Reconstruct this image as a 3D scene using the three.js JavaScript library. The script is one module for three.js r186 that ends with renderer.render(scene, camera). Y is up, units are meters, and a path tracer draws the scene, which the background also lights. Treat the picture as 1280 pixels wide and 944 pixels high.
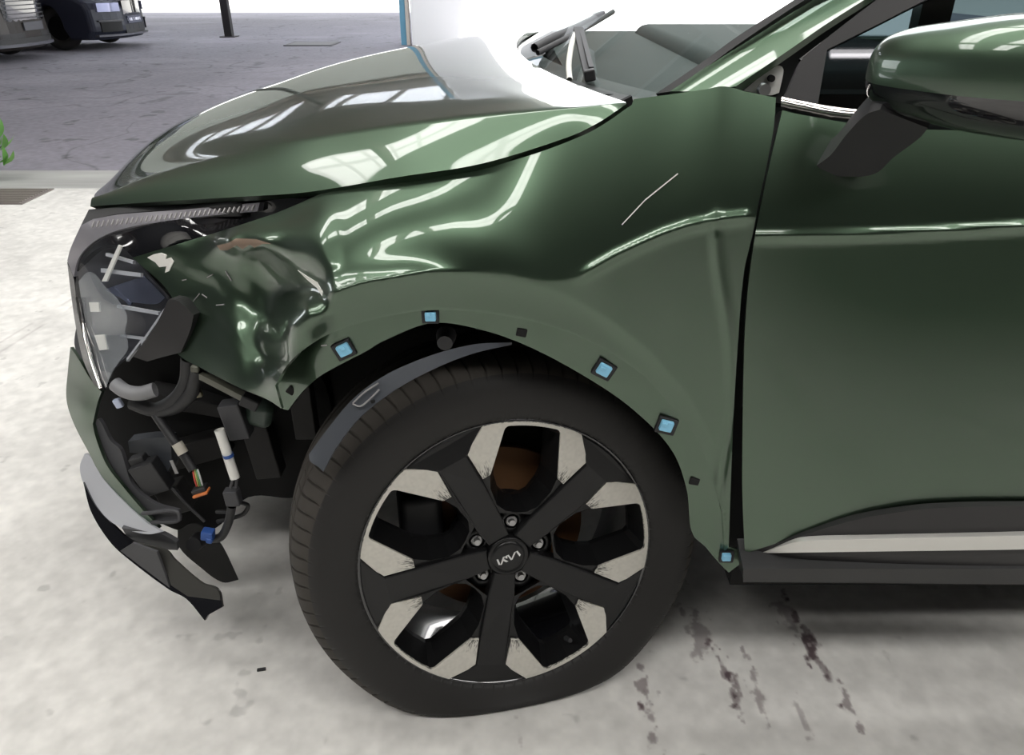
import * as THREE from 'three';
import { mergeGeometries } from 'three/addons/utils/BufferGeometryUtils.js';
import { RoundedBoxGeometry } from 'three/addons/geometries/RoundedBoxGeometry.js';
import { RectAreaLightUniformsLib } from 'three/addons/lights/RectAreaLightUniformsLib.js';

// ---------------------------------------------------------------- camera, sky, lights, exposure
const W = 1280, HH = 944, FPX = 955, PITCH = THREE.MathUtils.degToRad(28), CAMY = 1.16, DY = CAMY - 1.18;
const scene = new THREE.Scene();
const camera = new THREE.PerspectiveCamera(2 * Math.atan(HH / 2 / FPX) * 180 / Math.PI, W / HH, 0.02, 300);
camera.position.set(0, CAMY, 0);
camera.rotation.set(-PITCH, 0, 0);
scene.add(camera);
const renderer = new THREE.WebGLRenderer({ antialias: true });
renderer.toneMapping = THREE.LinearToneMapping;
renderer.toneMappingExposure = 1.0;
renderer.shadowMap.enabled = true;
RectAreaLightUniformsLib.init();
scene.background = new THREE.Color(0.93, 0.97, 1.0);
scene.backgroundIntensity = 4.5;
const sun = new THREE.DirectionalLight(new THREE.Color(1, 0.97, 0.92), 22);
sun.position.set(5, 24, 13); sun.target.position.set(0, 0, -12); sun.castShadow = true; scene.add(sun, sun.target);
Object.assign(sun.shadow.camera, { left: -40, right: 40, top: 40, bottom: -40, near: 1, far: 120 });
const SKYLIGHTS = [ // x, z, width (x), depth (z), strength
  [-2.9, 1.75, 6.6, 0.75, 1.3], [4.7, 1.75, 6.6, 0.75, 1.3], [0.9, -1.7, 13.5, 0.5, 1], [0.9, -3.4, 13.5, 0.8, 0.8],
];
const ROOF_Y = 5.2;
for (const [x, z, w, d, k] of SKYLIGHTS) {
  const l = new THREE.RectAreaLight(new THREE.Color(1.0, 0.985, 0.95), 9.8 * k, w, d);
  l.position.set(x, ROOF_Y - 0.16, z); l.rotation.x = -Math.PI / 2; scene.add(l);
}

// ---------------------------------------------------------------- small tools
let seed = 20240;
const rnd = () => { seed = (seed * 1664525 + 1013904223) >>> 0; return seed / 4294967296; };
const V = (x, y, z) => new THREE.Vector3(x, y, z);
const SP = Math.sin(PITCH), CP = Math.cos(PITCH);
function at(px, py, d) {                                            // the point at depth d (metres along -z) seen at that pixel
  const u = (px - 640) / FPX, w = (472 - py) / FPX, dy = w * CP - SP, dz = -CP - w * SP, t = -d / dz;
  return V(u * t, CAMY + dy * t, -d);
}
function onGround(px, py, y = 0) {
  const u = (px - 640) / FPX, w = (472 - py) / FPX, dy = w * CP - SP, dz = -CP - w * SP, t = (y - CAMY) / dy;
  return V(u * t, y, dz * t);
}
function lerpTable(t, x) {                                          // monotone-ish smooth table lookup (Catmull-Rom on the values)
  const n = t.length; if (x <= t[0][0]) return t[0][1]; if (x >= t[n - 1][0]) return t[n - 1][1];
  let i = 0; while (x > t[i + 1][0]) i++;
  const [x1, y1] = t[i], [x2, y2] = t[i + 1], h = x2 - x1, s = (x - x1) / h;
  const m1 = i > 0 ? (y2 - t[i - 1][1]) / (x2 - t[i - 1][0]) : (y2 - y1) / h, m2 = i < n - 2 ? (t[i + 2][1] - y1) / (t[i + 2][0] - x1) : (y2 - y1) / h;
  const s2 = s * s, s3 = s2 * s;
  return (2 * s3 - 3 * s2 + 1) * y1 + (s3 - 2 * s2 + s) * h * m1 + (-2 * s3 + 3 * s2) * y2 + (s3 - s2) * h * m2;
}
const smooth = (a, b, x) => { const t = Math.min(1, Math.max(0, (x - a) / (b - a))); return t * t * (3 - 2 * t); };
function hash(ix, iy, s) { let h = (ix * 374761393 + iy * 668265263 + s * 974634541) | 0; h = Math.imul(h ^ (h >>> 13), 1274126177); return ((h ^ (h >>> 16)) >>> 0) / 4294967296; }
function noise(x, y, s = 1) {
  const ix = Math.floor(x), iy = Math.floor(y), fx = x - ix, fy = y - iy, u = fx * fx * (3 - 2 * fx), v = fy * fy * (3 - 2 * fy);
  return (hash(ix, iy, s) * (1 - u) + hash(ix + 1, iy, s) * u) * (1 - v) + (hash(ix, iy + 1, s) * (1 - u) + hash(ix + 1, iy + 1, s) * u) * v;
}
const fbm = (x, y, s, o = 4) => { let a = 0, k = 0.5; for (let i = 0; i < o; i++) { a += k * noise(x, y, s + i * 7); x *= 2.03; y *= 2.03; k *= 0.5; } return a / (1 - Math.pow(0.5, o)); };

// Delaunay triangulation (sweep by x)
function delaunay(P) {
  const n = P.length, idx = [...Array(n).keys()].sort((a, b) => P[a][0] - P[b][0]);
  let x0 = 1e9, y0 = 1e9, x1 = -1e9, y1 = -1e9;
  for (const p of P) { x0 = Math.min(x0, p[0]); x1 = Math.max(x1, p[0]); y0 = Math.min(y0, p[1]); y1 = Math.max(y1, p[1]); }
  const dm = Math.max(x1 - x0, y1 - y0) * 20, mx = (x0 + x1) / 2, my = (y0 + y1) / 2;
  const Q = P.concat([[mx - dm, my - dm], [mx, my + dm], [mx + dm, my - dm]]);
  const circ = (a, b, c) => {
    const [ax, ay] = Q[a], [bx, by] = Q[b], [cx, cy] = Q[c], D = 2 * ((bx - ax) * (cy - ay) - (by - ay) * (cx - ax));
    const b2 = (bx - ax) ** 2 + (by - ay) ** 2, c2 = (cx - ax) ** 2 + (cy - ay) ** 2;
    const ux = ((cy - ay) * b2 - (by - ay) * c2) / D, uy = ((bx - ax) * c2 - (cx - ax) * b2) / D;
    return { a, b, c, x: ax + ux, y: ay + uy, r: ux * ux + uy * uy };
  };
  let open = [circ(n, n + 1, n + 2)]; const done = [];
  for (const i of idx) {
    const [px, py] = Q[i], edges = new Map(), keep = [];
    for (const t of open) {
      const dx = px - t.x, dy = py - t.y;
      if (dx > 0 && dx * dx > t.r) { done.push(t); continue; }
      if (dx * dx + dy * dy - t.r > 1e-9) { keep.push(t); continue; }
      for (const [p, q] of [[t.a, t.b], [t.b, t.c], [t.c, t.a]]) {
        const k = p < q ? p * 1e6 + q : q * 1e6 + p;
        if (edges.has(k)) edges.set(k, null); else edges.set(k, [p, q]);
      }
    }
    open = keep;
    for (const e of edges.values()) if (e) { const t = circ(e[0], e[1], i); if (isFinite(t.r)) open.push(t); }
  }
  return done.concat(open).filter(t => t.a < n && t.b < n && t.c < n);
}
function inside(poly, x, y) {
  let c = false;
  for (let i = 0, j = poly.length - 1; i < poly.length; j = i++) {
    const [xi, yi] = poly[i], [xj, yj] = poly[j];
    if ((yi > y) !== (yj > y) && x < (xj - xi) * (y - yi) / (yj - yi) + xi) c = !c;
  }
  return c;
}
// thin-plate spline through [x, y, value]
function tps(C, reg = 1e-5) {
  const n = C.length, s = 0.01, U = r2 => r2 < 1e-12 ? 0 : r2 * Math.log(r2), N = n + 3;
  const A = [], X = C.map(c => [c[0] * s, c[1] * s]);
  for (let i = 0; i < N; i++) A.push(new Float64Array(N + 1));
  for (let i = 0; i < n; i++) {
    for (let j = 0; j < n; j++) A[i][j] = U((X[i][0] - X[j][0]) ** 2 + (X[i][1] - X[j][1]) ** 2);
    A[i][i] += reg;
    A[i][n] = A[n][i] = 1; A[i][n + 1] = A[n + 1][i] = X[i][0]; A[i][n + 2] = A[n + 2][i] = X[i][1]; A[i][N] = C[i][2];
  }
  for (let k = 0; k < N; k++) {
    let p = k; for (let i = k + 1; i < N; i++) if (Math.abs(A[i][k]) > Math.abs(A[p][k])) p = i;
    [A[k], A[p]] = [A[p], A[k]];
    if (Math.abs(A[k][k]) < 1e-12) continue;
    for (let i = k + 1; i < N; i++) { const m = A[i][k] / A[k][k]; if (m) for (let j = k; j <= N; j++) A[i][j] -= m * A[k][j]; }
  }
  const w = new Float64Array(N);
  for (let i = N - 1; i >= 0; i--) { let v = A[i][N]; for (let j = i + 1; j < N; j++) v -= A[i][j] * w[j]; w[i] = Math.abs(A[i][i]) < 1e-12 ? 0 : v / A[i][i]; }
  return (x, y) => {
    x *= s; y *= s; let v = w[n] + w[n + 1] * x + w[n + 2] * y;
    for (let i = 0; i < n; i++) v += w[i] * U((x - X[i][0]) ** 2 + (y - X[i][1]) ** 2);
    return v;
  };
}
function planeFit(C) {                                              // least-squares plane through the depth points
  const A = [[0, 0, 0, 0], [0, 0, 0, 0], [0, 0, 0, 0]]; for (const c of C) { const v = [1, c[0] / 100, c[1] / 100]; for (let i = 0; i < 3; i++) { for (let j = 0; j < 3; j++) A[i][j] += v[i] * v[j]; A[i][3] += v[i] * c[2]; } }
  for (let i = 0; i < 3; i++) A[i][i] += 1e-3;
  for (let k = 0; k < 3; k++) for (let i = 0; i < 3; i++) if (i !== k) { const m = A[i][k] / A[k][k]; for (let j = k; j < 4; j++) A[i][j] -= m * A[k][j]; }
  const w = [0, 1, 2].map(i => A[i][3] / A[i][i]); return (x, y) => w[0] + w[1] * x / 100 + w[2] * y / 100;
}
// outline [x, y, depth, corner?] -> dense smooth polygon
function densify(out, step) {
  const n = out.length, r = [];
  for (let i = 0; i < n; i++) {
    const p1 = out[i], p2 = out[(i + 1) % n], p0 = p1[3] ? p1 : out[(i + n - 1) % n], p3 = p2[3] ? p2 : out[(i + 2) % n];
    const L = Math.hypot(p2[0] - p1[0], p2[1] - p1[1]), k = Math.max(1, Math.round(L / step));
    const ta = Math.hypot(p2[0] - p0[0], p2[1] - p0[1]) || 1, tb = Math.hypot(p3[0] - p1[0], p3[1] - p1[1]) || 1;
    for (let j = 0; j < k; j++) {
      const t = j / k, t2 = t * t, t3 = t2 * t, q = [];
      for (const c of [0, 1]) {
        const m1 = p1[3] ? p2[c] - p1[c] : (p2[c] - p0[c]) / ta * L, m2 = p2[3] ? p2[c] - p1[c] : (p3[c] - p1[c]) / tb * L;
        q.push((2 * t3 - 3 * t2 + 1) * p1[c] + (t3 - 2 * t2 + t) * m1 + (-2 * t3 + 3 * t2) * p2[c] + (t3 - t2) * m2);
      }
      r.push(q);
    }
  }
  return r;
}
// A curved sheet with thickness. out: closed outline; inn: further depth points inside; df: own depth function if shared
function sheet(out, inn = [], o = {}) {
  const step = o.step || 7, th = o.th === undefined ? 0.006 : o.th;
  const E = densify(out, step * 0.7), f0 = o.df || (o.flat ? planeFit(out.concat(inn)) : tps(out.concat(inn))), disp = o.disp || (() => 0), add = o.add || 0;
  const D = (x, y) => f0(x, y) + disp(x, y) + add;
  const pts = E.slice(); let x0 = 1e9, y0 = 1e9, x1 = -1e9, y1 = -1e9;
  for (const p of E) { x0 = Math.min(x0, p[0]); x1 = Math.max(x1, p[0]); y0 = Math.min(y0, p[1]); y1 = Math.max(y1, p[1]); }
  const tooNear = (x, y) => { for (const p of E) if ((p[0] - x) ** 2 + (p[1] - y) ** 2 < step * step * 0.3) return true; return false; };
  let row = 0;
  for (let y = y0 + step * 0.4; y < y1; y += step * 0.866, row++)
    for (let x = x0 + (row % 2) * step / 2; x < x1; x += step) if (inside(E, x, y) && !tooNear(x, y)) pts.push([x, y]);
  const jit = pts.map(p => [p[0] + (hash(p[0] * 97 | 0, p[1] * 89 | 0, 3) - 0.5) * 1e-3, p[1] + (hash(p[0] * 71 | 0, p[1] * 53 | 0, 5) - 0.5) * 1e-3]);
  const T = delaunay(jit).filter(t => inside(E, (jit[t.a][0] + jit[t.b][0] + jit[t.c][0]) / 3, (jit[t.a][1] + jit[t.b][1] + jit[t.c][1]) / 3));
  const pos = [], nor = [], uv = [], ind = [], fp = [], fn = [];
  const e = o.eps || 0.6, push = (p, n) => { pos.push(p.x, p.y, p.z); nor.push(n.x, n.y, n.z); uv.push(p.x, p.y); return pos.length / 3 - 1; };
  for (const [x, y] of pts) {
    const p = at(x, y, D(x, y)), a = at(x + e, y, D(x + e, y)).sub(at(x - e, y, D(x - e, y))), b = at(x, y - e, D(x, y - e)).sub(at(x, y + e, D(x, y + e)));
    const nn = a.cross(b).normalize(); fp.push(p); fn.push(nn); push(p, nn);
  }
  const N = pts.length;
  const tri = (a, b, c, flip) => {
    const s = (pts[b][0] - pts[a][0]) * (pts[c][1] - pts[a][1]) - (pts[b][1] - pts[a][1]) * (pts[c][0] - pts[a][0]);
    return (s < 0) !== flip ? [a, b, c] : [a, c, b];
  };
  for (const t of T) ind.push(...tri(t.a, t.b, t.c, false));
  if (th) {
    for (let i = 0; i < N; i++) push(fp[i].clone().addScaledVector(fn[i], -th), fn[i].clone().negate());
    for (const t of T) ind.push(...tri(t.a, t.b, t.c, true).map(i => i + N));
    const M = E.length;
    for (let i = 0; i < M; i++) {
      const j = (i + 1) % M, A = fp[i], B = fp[j], C = fp[i].clone().addScaledVector(fn[i], -th), Dd = fp[j].clone().addScaledVector(fn[j], -th);
      let nn = B.clone().sub(A).cross(fn[i]).normalize();
      const mx = (E[i][0] + E[j][0]) / 2, my = (E[i][1] + E[j][1]) / 2, ex = E[j][0] - E[i][0], ey = E[j][1] - E[i][1], L = Math.hypot(ex, ey) || 1;
      const outSide = !inside(E, mx - ey / L * 0.3, my + ex / L * 0.3);   // is the (−ey, ex) side outside?
      const dir = at(mx + (outSide ? -ey : ey) / L, my + (outSide ? ex : -ex) / L, D(mx, my)).sub(at(mx, my, D(mx, my)));
      if (nn.dot(dir) < 0) nn.negate();
      const a = push(A, nn), b = push(B, nn), c = push(C, nn), d = push(Dd, nn);
      const fl = B.clone().sub(A).cross(C.clone().sub(A)).dot(nn) < 0;
      fl ? ind.push(a, c, b, b, c, d) : ind.push(a, b, c, b, d, c);
    }
  }
  const g = new THREE.BufferGeometry();
  g.setAttribute('position', new THREE.Float32BufferAttribute(pos, 3)); g.setAttribute('normal', new THREE.Float32BufferAttribute(nor, 3));
  g.setAttribute('uv', new THREE.Float32BufferAttribute(uv, 2)); g.setIndex(ind);
  return g;
}
// grid surface from f(u, v) -> Vector3, with thickness
function grid(f, nu, nv, th = 0) {
  const pos = [], ind = [], uv = [];
  for (let i = 0; i <= nu; i++) for (let j = 0; j <= nv; j++) { const p = f(i / nu, j / nv); pos.push(p.x, p.y, p.z); uv.push(p.x, p.z); }
  const k = (i, j) => i * (nv + 1) + j;
  for (let i = 0; i < nu; i++) for (let j = 0; j < nv; j++) ind.push(k(i, j), k(i + 1, j), k(i, j + 1), k(i + 1, j), k(i + 1, j + 1), k(i, j + 1));
  const g = new THREE.BufferGeometry();
  g.setAttribute('position', new THREE.Float32BufferAttribute(pos, 3)); g.setAttribute('uv', new THREE.Float32BufferAttribute(uv, 2)); g.setIndex(ind); g.computeVertexNormals();
  if (!th) return g;
  const P = g.attributes.position, Nn = g.attributes.normal, n = P.count, pos2 = [], nor2 = [], uv2 = [], ind2 = [];
  for (let i = 0; i < n; i++) { pos2.push(P.getX(i), P.getY(i), P.getZ(i)); nor2.push(Nn.getX(i), Nn.getY(i), Nn.getZ(i)); uv2.push(uv[2 * i], uv[2 * i + 1]); }
  for (let i = 0; i < n; i++) { pos2.push(P.getX(i) - th * Nn.getX(i), P.getY(i) - th * Nn.getY(i), P.getZ(i) - th * Nn.getZ(i)); nor2.push(-Nn.getX(i), -Nn.getY(i), -Nn.getZ(i)); uv2.push(uv[2 * i], uv[2 * i + 1]); }
  for (let i = 0; i < ind.length; i += 3) { ind2.push(ind[i], ind[i + 1], ind[i + 2], ind[i] + n, ind[i + 2] + n, ind[i + 1] + n); }
  const ring = []; for (let i = 0; i <= nu; i++) ring.push(k(i, 0)); for (let j = 1; j <= nv; j++) ring.push(k(nu, j)); for (let i = nu - 1; i >= 0; i--) ring.push(k(i, nv)); for (let j = nv - 1; j > 0; j--) ring.push(k(0, j));
  for (let i = 0; i < ring.length; i++) {
    const a = ring[i], b = ring[(i + 1) % ring.length], q = [a, b, a + n, b + n], base = pos2.length / 3;
    const A = V(...pos2.slice(3 * a, 3 * a + 3)), B = V(...pos2.slice(3 * b, 3 * b + 3)), C = V(...pos2.slice(3 * (a + n), 3 * (a + n) + 3)), nn = C.sub(A).cross(B.sub(A)).normalize();
    for (const v of q) { pos2.push(...pos2.slice(3 * v, 3 * v + 3)); nor2.push(nn.x, nn.y, nn.z); uv2.push(0, 0); }
    ind2.push(base, base + 2, base + 1, base + 1, base + 2, base + 3);
  }
  const h = new THREE.BufferGeometry();
  h.setAttribute('position', new THREE.Float32BufferAttribute(pos2, 3)); h.setAttribute('normal', new THREE.Float32BufferAttribute(nor2, 3)); h.setAttribute('uv', new THREE.Float32BufferAttribute(uv2, 2)); h.setIndex(ind2);
  return h;
}
const box = (w, h, d, x = 0, y = 0, z = 0, r = 0) => { const g = r ? new RoundedBoxGeometry(w, h, d, 2, r) : new THREE.BoxGeometry(w, h, d); g.translate(x, y, z); return g; };
const tube = (pts, r, seg = 32, rs = 10) => new THREE.TubeGeometry(new THREE.CatmullRomCurve3(pts), seg, r, rs, false);
const ptube = (pp, r, seg, rs) => tube(pp.map(p => at(...p)), r, seg, rs);
function boxAt(px, py, d, w, h, dep, rz = 0, ry = 0, rx = 0, r = 0.003) {
  const g = new RoundedBoxGeometry(w, h, dep, 2, Math.min(r, Math.min(w, h, dep) * 0.45));
  g.rotateX(rx); g.rotateY(ry); g.rotateZ(rz); const p = at(px, py, d); g.translate(p.x, p.y, p.z); return g;
}
function strip(a, b, w, t) {                                         // box bar between two points
  const L = a.distanceTo(b), g = new THREE.BoxGeometry(w, t, L); const m = new THREE.Matrix4().lookAt(a, b, V(0, 1, 0.01)); g.applyMatrix4(m); const c = a.clone().add(b).multiplyScalar(0.5); g.translate(c.x, c.y, c.z); return g;
}
const clean = gs => mergeGeometries(gs.map(g => { const h = g.index ? g.toNonIndexed() : g.clone(); for (const k of Object.keys(h.attributes)) if (!['position', 'normal', 'uv'].includes(k)) h.deleteAttribute(k); return h; }));
const names = new Map();
function numbered(n) { const k = names.get(n) || 0; names.set(n, k + 1); return k ? n + '_' + String(k).padStart(3, '0') : n; }
function mesh(name, geo, mat, parent, label) {
  const m = new THREE.Mesh(Array.isArray(geo) ? clean(geo) : geo, mat); m.name = numbered(name); m.castShadow = m.receiveShadow = true;
  if (label) m.userData.label = label; parent.add(m); return m;
}
function thing(name, label, category, pos, group) {
  const g = new THREE.Group(); g.name = numbered(name); g.position.copy(pos); g.userData = { label, category }; if (group) g.userData.group = group; scene.add(g); return g;
}
function struct(name, geo, mat, label) { const m = mesh(name, geo, mat, scene, label); m.userData.kind = 'structure'; return m; }
const lin = (r, g, b) => new THREE.Color().setRGB(r, g, b);
const std = (c, rough, metal = 0, o = {}) => new THREE.MeshStandardMaterial({ color: c, roughness: rough, metalness: metal, ...o });
const phys = (c, rough, metal, o) => new THREE.MeshPhysicalMaterial({ color: c, roughness: rough, metalness: metal, ...o });
function dataTex(n, m, f, srgb = true) {
  const a = new Uint8Array(n * m * 4);
  for (let j = 0; j < m; j++) for (let i = 0; i < n; i++) { const c = f(i / n, j / m), k = 4 * (j * n + i); a[k] = c[0]; a[k + 1] = c[1]; a[k + 2] = c[2]; a[k + 3] = 255; }
  const t = new THREE.DataTexture(a, n, m); t.wrapS = t.wrapT = THREE.MirroredRepeatWrapping; t.magFilter = THREE.LinearFilter; t.minFilter = THREE.LinearMipmapLinearFilter; t.generateMipmaps = true;
  if (srgb) t.colorSpace = THREE.SRGBColorSpace; t.needsUpdate = true; return t;
}

// ---------------------------------------------------------------- materials
const scuffTex = dataTex(512, 512, (s, t) => {                       // 0.25 m of a rim facet; hairline scratches near the inner tips
  const x = s * 0.25, k = (1 - smooth(0.145, 0.18, x + 0.02 * (noise(s * 30, t * 30, 4) - 0.5))) * smooth(0.5, 0.68, noise(s * 40 + t * 60, t * 260 - s * 120, 8) * 0.7 + 0.35 * noise(s * 25, t * 25, 5));
  const v = 250 - 130 * k - 12 * noise(s * 60, t * 60, 2); return [v, v * 0.99, v * 0.975];
});
scuffTex.repeat.set(4, 4);
const M = {
  paint: phys(lin(0.074, 0.113, 0.076), 0.36, 1, { clearcoat: 1, clearcoatRoughness: 0.03 }),
  plastic: std(lin(0.013, 0.013, 0.0145), 0.55), plasticGrey: std(lin(0.05, 0.05, 0.055), 0.6), plasticSlate: std(lin(0.05, 0.056, 0.068), 0.55),
  satin: std(lin(0.013, 0.012, 0.013), 0.5), gloss: phys(lin(0.008, 0.008, 0.01), 0.12, 0, { clearcoat: 1, clearcoatRoughness: 0.02 }),
  dark: std(lin(0.008, 0.008, 0.008), 0.8), darker: std(lin(0.004, 0.004, 0.004), 0.9),
  chrome: std(lin(0.75, 0.72, 0.7), 0.18, 1), silver: std(lin(0.62, 0.61, 0.58), 0.38, 0.35), machined: std(lin(0.6, 0.59, 0.55), 0.45, 0.15, { map: scuffTex }), greySilver: std(lin(0.55, 0.56, 0.6), 0.35, 0.3),
  rubber: std(lin(0.0075, 0.0066, 0.006), 0.62), tread: std(lin(0.036, 0.031, 0.026), 0.85), wheelBlack: phys(lin(0.006, 0.006, 0.0065), 0.42, 0, { clearcoat: 0.25, clearcoatRoughness: 0.1, specularIntensity: 0.5 }),
  rust: std(lin(0.16, 0.075, 0.03), 0.7, 0.3), steel: std(lin(0.4, 0.4, 0.4), 0.4, 0.9), white: std(lin(0.75, 0.74, 0.7), 0.6), paleGrey: std(lin(0.3, 0.29, 0.29), 0.5),
  blue: std(lin(0.25, 0.58, 0.8), 0.45), deepBlue: std(lin(0.03, 0.09, 0.32), 0.5), orange: std(lin(0.55, 0.16, 0.04), 0.5), olive: std(lin(0.09, 0.09, 0.07), 0.5), primer: std(lin(0.2, 0.14, 0.1), 0.6),
  glass: phys(lin(0.85, 0.92, 0.9), 0.02, 0, { transmission: 1, thickness: 0, ior: 1.5 }), tint: phys(lin(0.035, 0.05, 0.055), 0.02, 0, { transmission: 1, thickness: 0, ior: 1.5 }),
  lens: phys(lin(0.96, 0.97, 0.98), 0.03, 0, { transmission: 1, thickness: 0, ior: 1.5 }), lensHaze: phys(lin(0.8, 0.82, 0.84), 0.12, 0, { transmission: 0.85, thickness: 0, ior: 1.5 }),
  drl: std(lin(0.34, 0.33, 0.36), 0.35, 0.5), logo: std(lin(0.7, 0.7, 0.7), 0.3, 0.5), seat: std(lin(0.03, 0.035, 0.035), 0.8),
};
M.paint.side = THREE.DoubleSide;

// ---------------------------------------------------------------- the setting
const onFloor = [-3.6, 3.6, -4.6, 0.6];                              // x0 x1 z0 z1 covered by one copy of the floor texture
const streaks = [];
for (const [px, py, w, l, a] of [[900, 838, 5, 40, 0.55], [915, 860, 4, 34, 0.5], [945, 860, 4, 46, 0.4], [1010, 800, 6, 60, 0.5], [1025, 830, 5, 44, 0.5], [1062, 880, 4, 50, 0.5], [805, 850, 7, 40, 0.5], [815, 905, 5, 36, 0.45], [870, 790, 10, 70, 0.35], [985, 770, 8, 60, 0.35], [1000, 890, 3, 30, 0.3], [650, 925, 3, 30, 0.25]]) { const p = onGround(px, py); streaks.push([p.x, p.z, w / 900, l / 900, a]); }
const lines = [[[0, 440], [95, 380]], [[0, 428], [92, 372]]].map(l => l.map(p => onGround(...p)));
const floorTex = dataTex(2048, 1480, (s, t) => {
  const x = onFloor[0] + s * (onFloor[1] - onFloor[0]), z = onFloor[2] + t * (onFloor[3] - onFloor[2]);
  let v = 0.79 + 0.08 * (fbm(x * 1.4, z * 1.4, 11, 5) - 0.5) + 0.09 * (fbm(x * 6, z * 6, 23, 4) - 0.5) + 0.12 * (fbm(x * 38, z * 38, 31, 3) - 0.5);
  const blot = fbm(x * 3.1 + 4, z * 3.1, 47, 4); v -= 0.06 * smooth(0.5, 0.8, blot);
  const spot = fbm(x * 22, z * 22, 61, 3); v -= 0.09 * smooth(0.78, 0.86, spot);
  let r = v * 1.0, g = v * 0.99, b = v * 0.97, dk = 0;
  for (const [sx, sz, w, l, a] of streaks) {
    const wob = 0.012 * (noise(z * 30, sx * 50, 7) - 0.5), q = Math.exp(-(((x - sx + wob) / (1.9 * w)) ** 2) - ((z - sz) / l) ** 2); if (q > 0.02) dk += 1.0 * a * smooth(0.50, 0.62, fbm(x * 75, z * 45, 71, 4) * 0.75 + 0.3 * q);
  }
  for (const [A, B] of lines) { const ex = B.x - A.x, ez = B.z - A.z, L = Math.hypot(ex, ez), d = Math.abs((x - A.x) * ez - (z - A.z) * ex) / L; dk += 0.16 * Math.exp(-((d / 0.006) ** 2)) * smooth(0.35, 0.6, fbm(x * 9, z * 9, 83, 2) + 0.1); }
  dk = Math.min(1, dk); r *= 1 - dk * 0.62; g *= 1 - dk * 0.68; b *= 1 - dk * 0.66;
  return [r * 255, g * 255, b * 255];
});
const floorMat = std(lin(1, 1, 1), 0.62, 0, { map: floorTex });
function floorGeo(x0, x1, z0, z1, y) {
  const g = box(x1 - x0, 0.1, z1 - z0, (x0 + x1) / 2, y - 0.05, (z0 + z1) / 2), P = g.attributes.position, U = g.attributes.uv;
  for (let i = 0; i < P.count; i++) U.setXY(i, (P.getX(i) - onFloor[0]) / (onFloor[1] - onFloor[0]), (P.getZ(i) - onFloor[2]) / (onFloor[3] - onFloor[2]));
  return g;
}
struct('floor', floorGeo(-9, 12, -4.62, 9, 0), floorMat);
struct('trim_1', box(21, 0.1, 0.48, 1.5, -0.052, -4.862), std(lin(0.5, 0.5, 0.48), 0.7, 0, { map: dataTex(256, 64, (s, t) => { const v = 200 + 50 * (fbm(s * 40, t * 6, 5, 4) - 0.5); return [v, v, v]; }) }));
const asphaltTex = dataTex(1024, 1024, (s, t) => {
  let v = 0.47 + 0.05 * (fbm(s * 9, t * 5, 7, 5) - 0.5) + 0.06 * (noise(s * 330, t * 330, 3) - 0.5) + 0.05 * smooth(0.5, 0.75, fbm(s * 6 + 7, t * 9, 19, 4)) - 0.1 * smooth(0.74, 0.8, fbm(s * 60, t * 60, 29, 3));
  const c = Math.abs(fbm(s * 5, t * 5, 101, 4) - 0.5); v -= 0.09 * Math.exp(-((c / 0.004) ** 2));
  return [v * 250, v * 244, v * 262];
});
asphaltTex.repeat.set(0.1, 0.1);
const asphaltMat = std(lin(1, 1, 1), 0.8, 0, { map: asphaltTex });
const planeUV = g => { const P = g.attributes.position, U = g.attributes.uv; for (let i = 0; i < P.count; i++) U.setXY(i, P.getX(i), P.getZ(i)); return g; };
struct('ground_asphalt', planeUV(box(40, 0.1, 22, -6, -0.055, -16.1)), asphaltMat);
struct('ground_concrete_yard', planeUV(box(90, 0.1, 40, -10, -0.06, -47.1)), std(lin(0.5, 0.49, 0.47), 0.9));
struct('wall_far_building', box(80, 9, 1, -10, 4.5, -47), std(lin(0.03, 0.033, 0.03), 0.9));
const wallMat = std(lin(0.09, 0.095, 0.1), 0.85), ceilMat = std(lin(0.16, 0.15, 0.14), 0.85), beamMat = std(lin(0.12, 0.1, 0.085), 0.7);
struct('wall_left', box(0.25, 5.4, 14.6, -9.12, 2.7, 1.9), wallMat);
struct('wall_right', box(0.25, 5.4, 14.6, 12.12, 2.7, 1.9), wallMat);
struct('wall_back', box(21.5, 5.4, 0.25, 1.5, 2.7, 9.12), wallMat);
struct('wall_front', [box(0.9, 5.4, 0.25, -8.55, 2.7, -5.23), box(8.6, 5.4, 0.25, 7.7, 2.7, -5.23), box(12, 0.9, 0.25, -2.4, 4.95, -5.23)], wallMat);
struct('ceiling', box(21.5, 0.2, 14.6, 1.5, ROOF_Y + 0.1, 1.9), ceilMat);
const glow = std(lin(0.8, 0.8, 0.8), 0.5, 0, { emissive: new THREE.Color(1, 0.985, 0.95), emissiveIntensity: 2.6 });
SKYLIGHTS.forEach(([x, z, w, d], i) => {
  const g = struct('window_' + (i + 1), box(w, 0.03, d, x, ROOF_Y - 0.06, z), glow);
  const b = []; const n = Math.round(w / 0.85);
  for (let k = 0; k <= n; k++) b.push(box(0.06, 0.1, d + 0.12, x - w / 2 + k * w / n, ROOF_Y - 0.1, z));
  for (const s of [-1, 0, 1]) b.push(box(w + 0.12, 0.1, 0.06, x, ROOF_Y - 0.1, z + s * d / 2));
  mesh('window_frame', b, beamMat, g);
});
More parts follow.
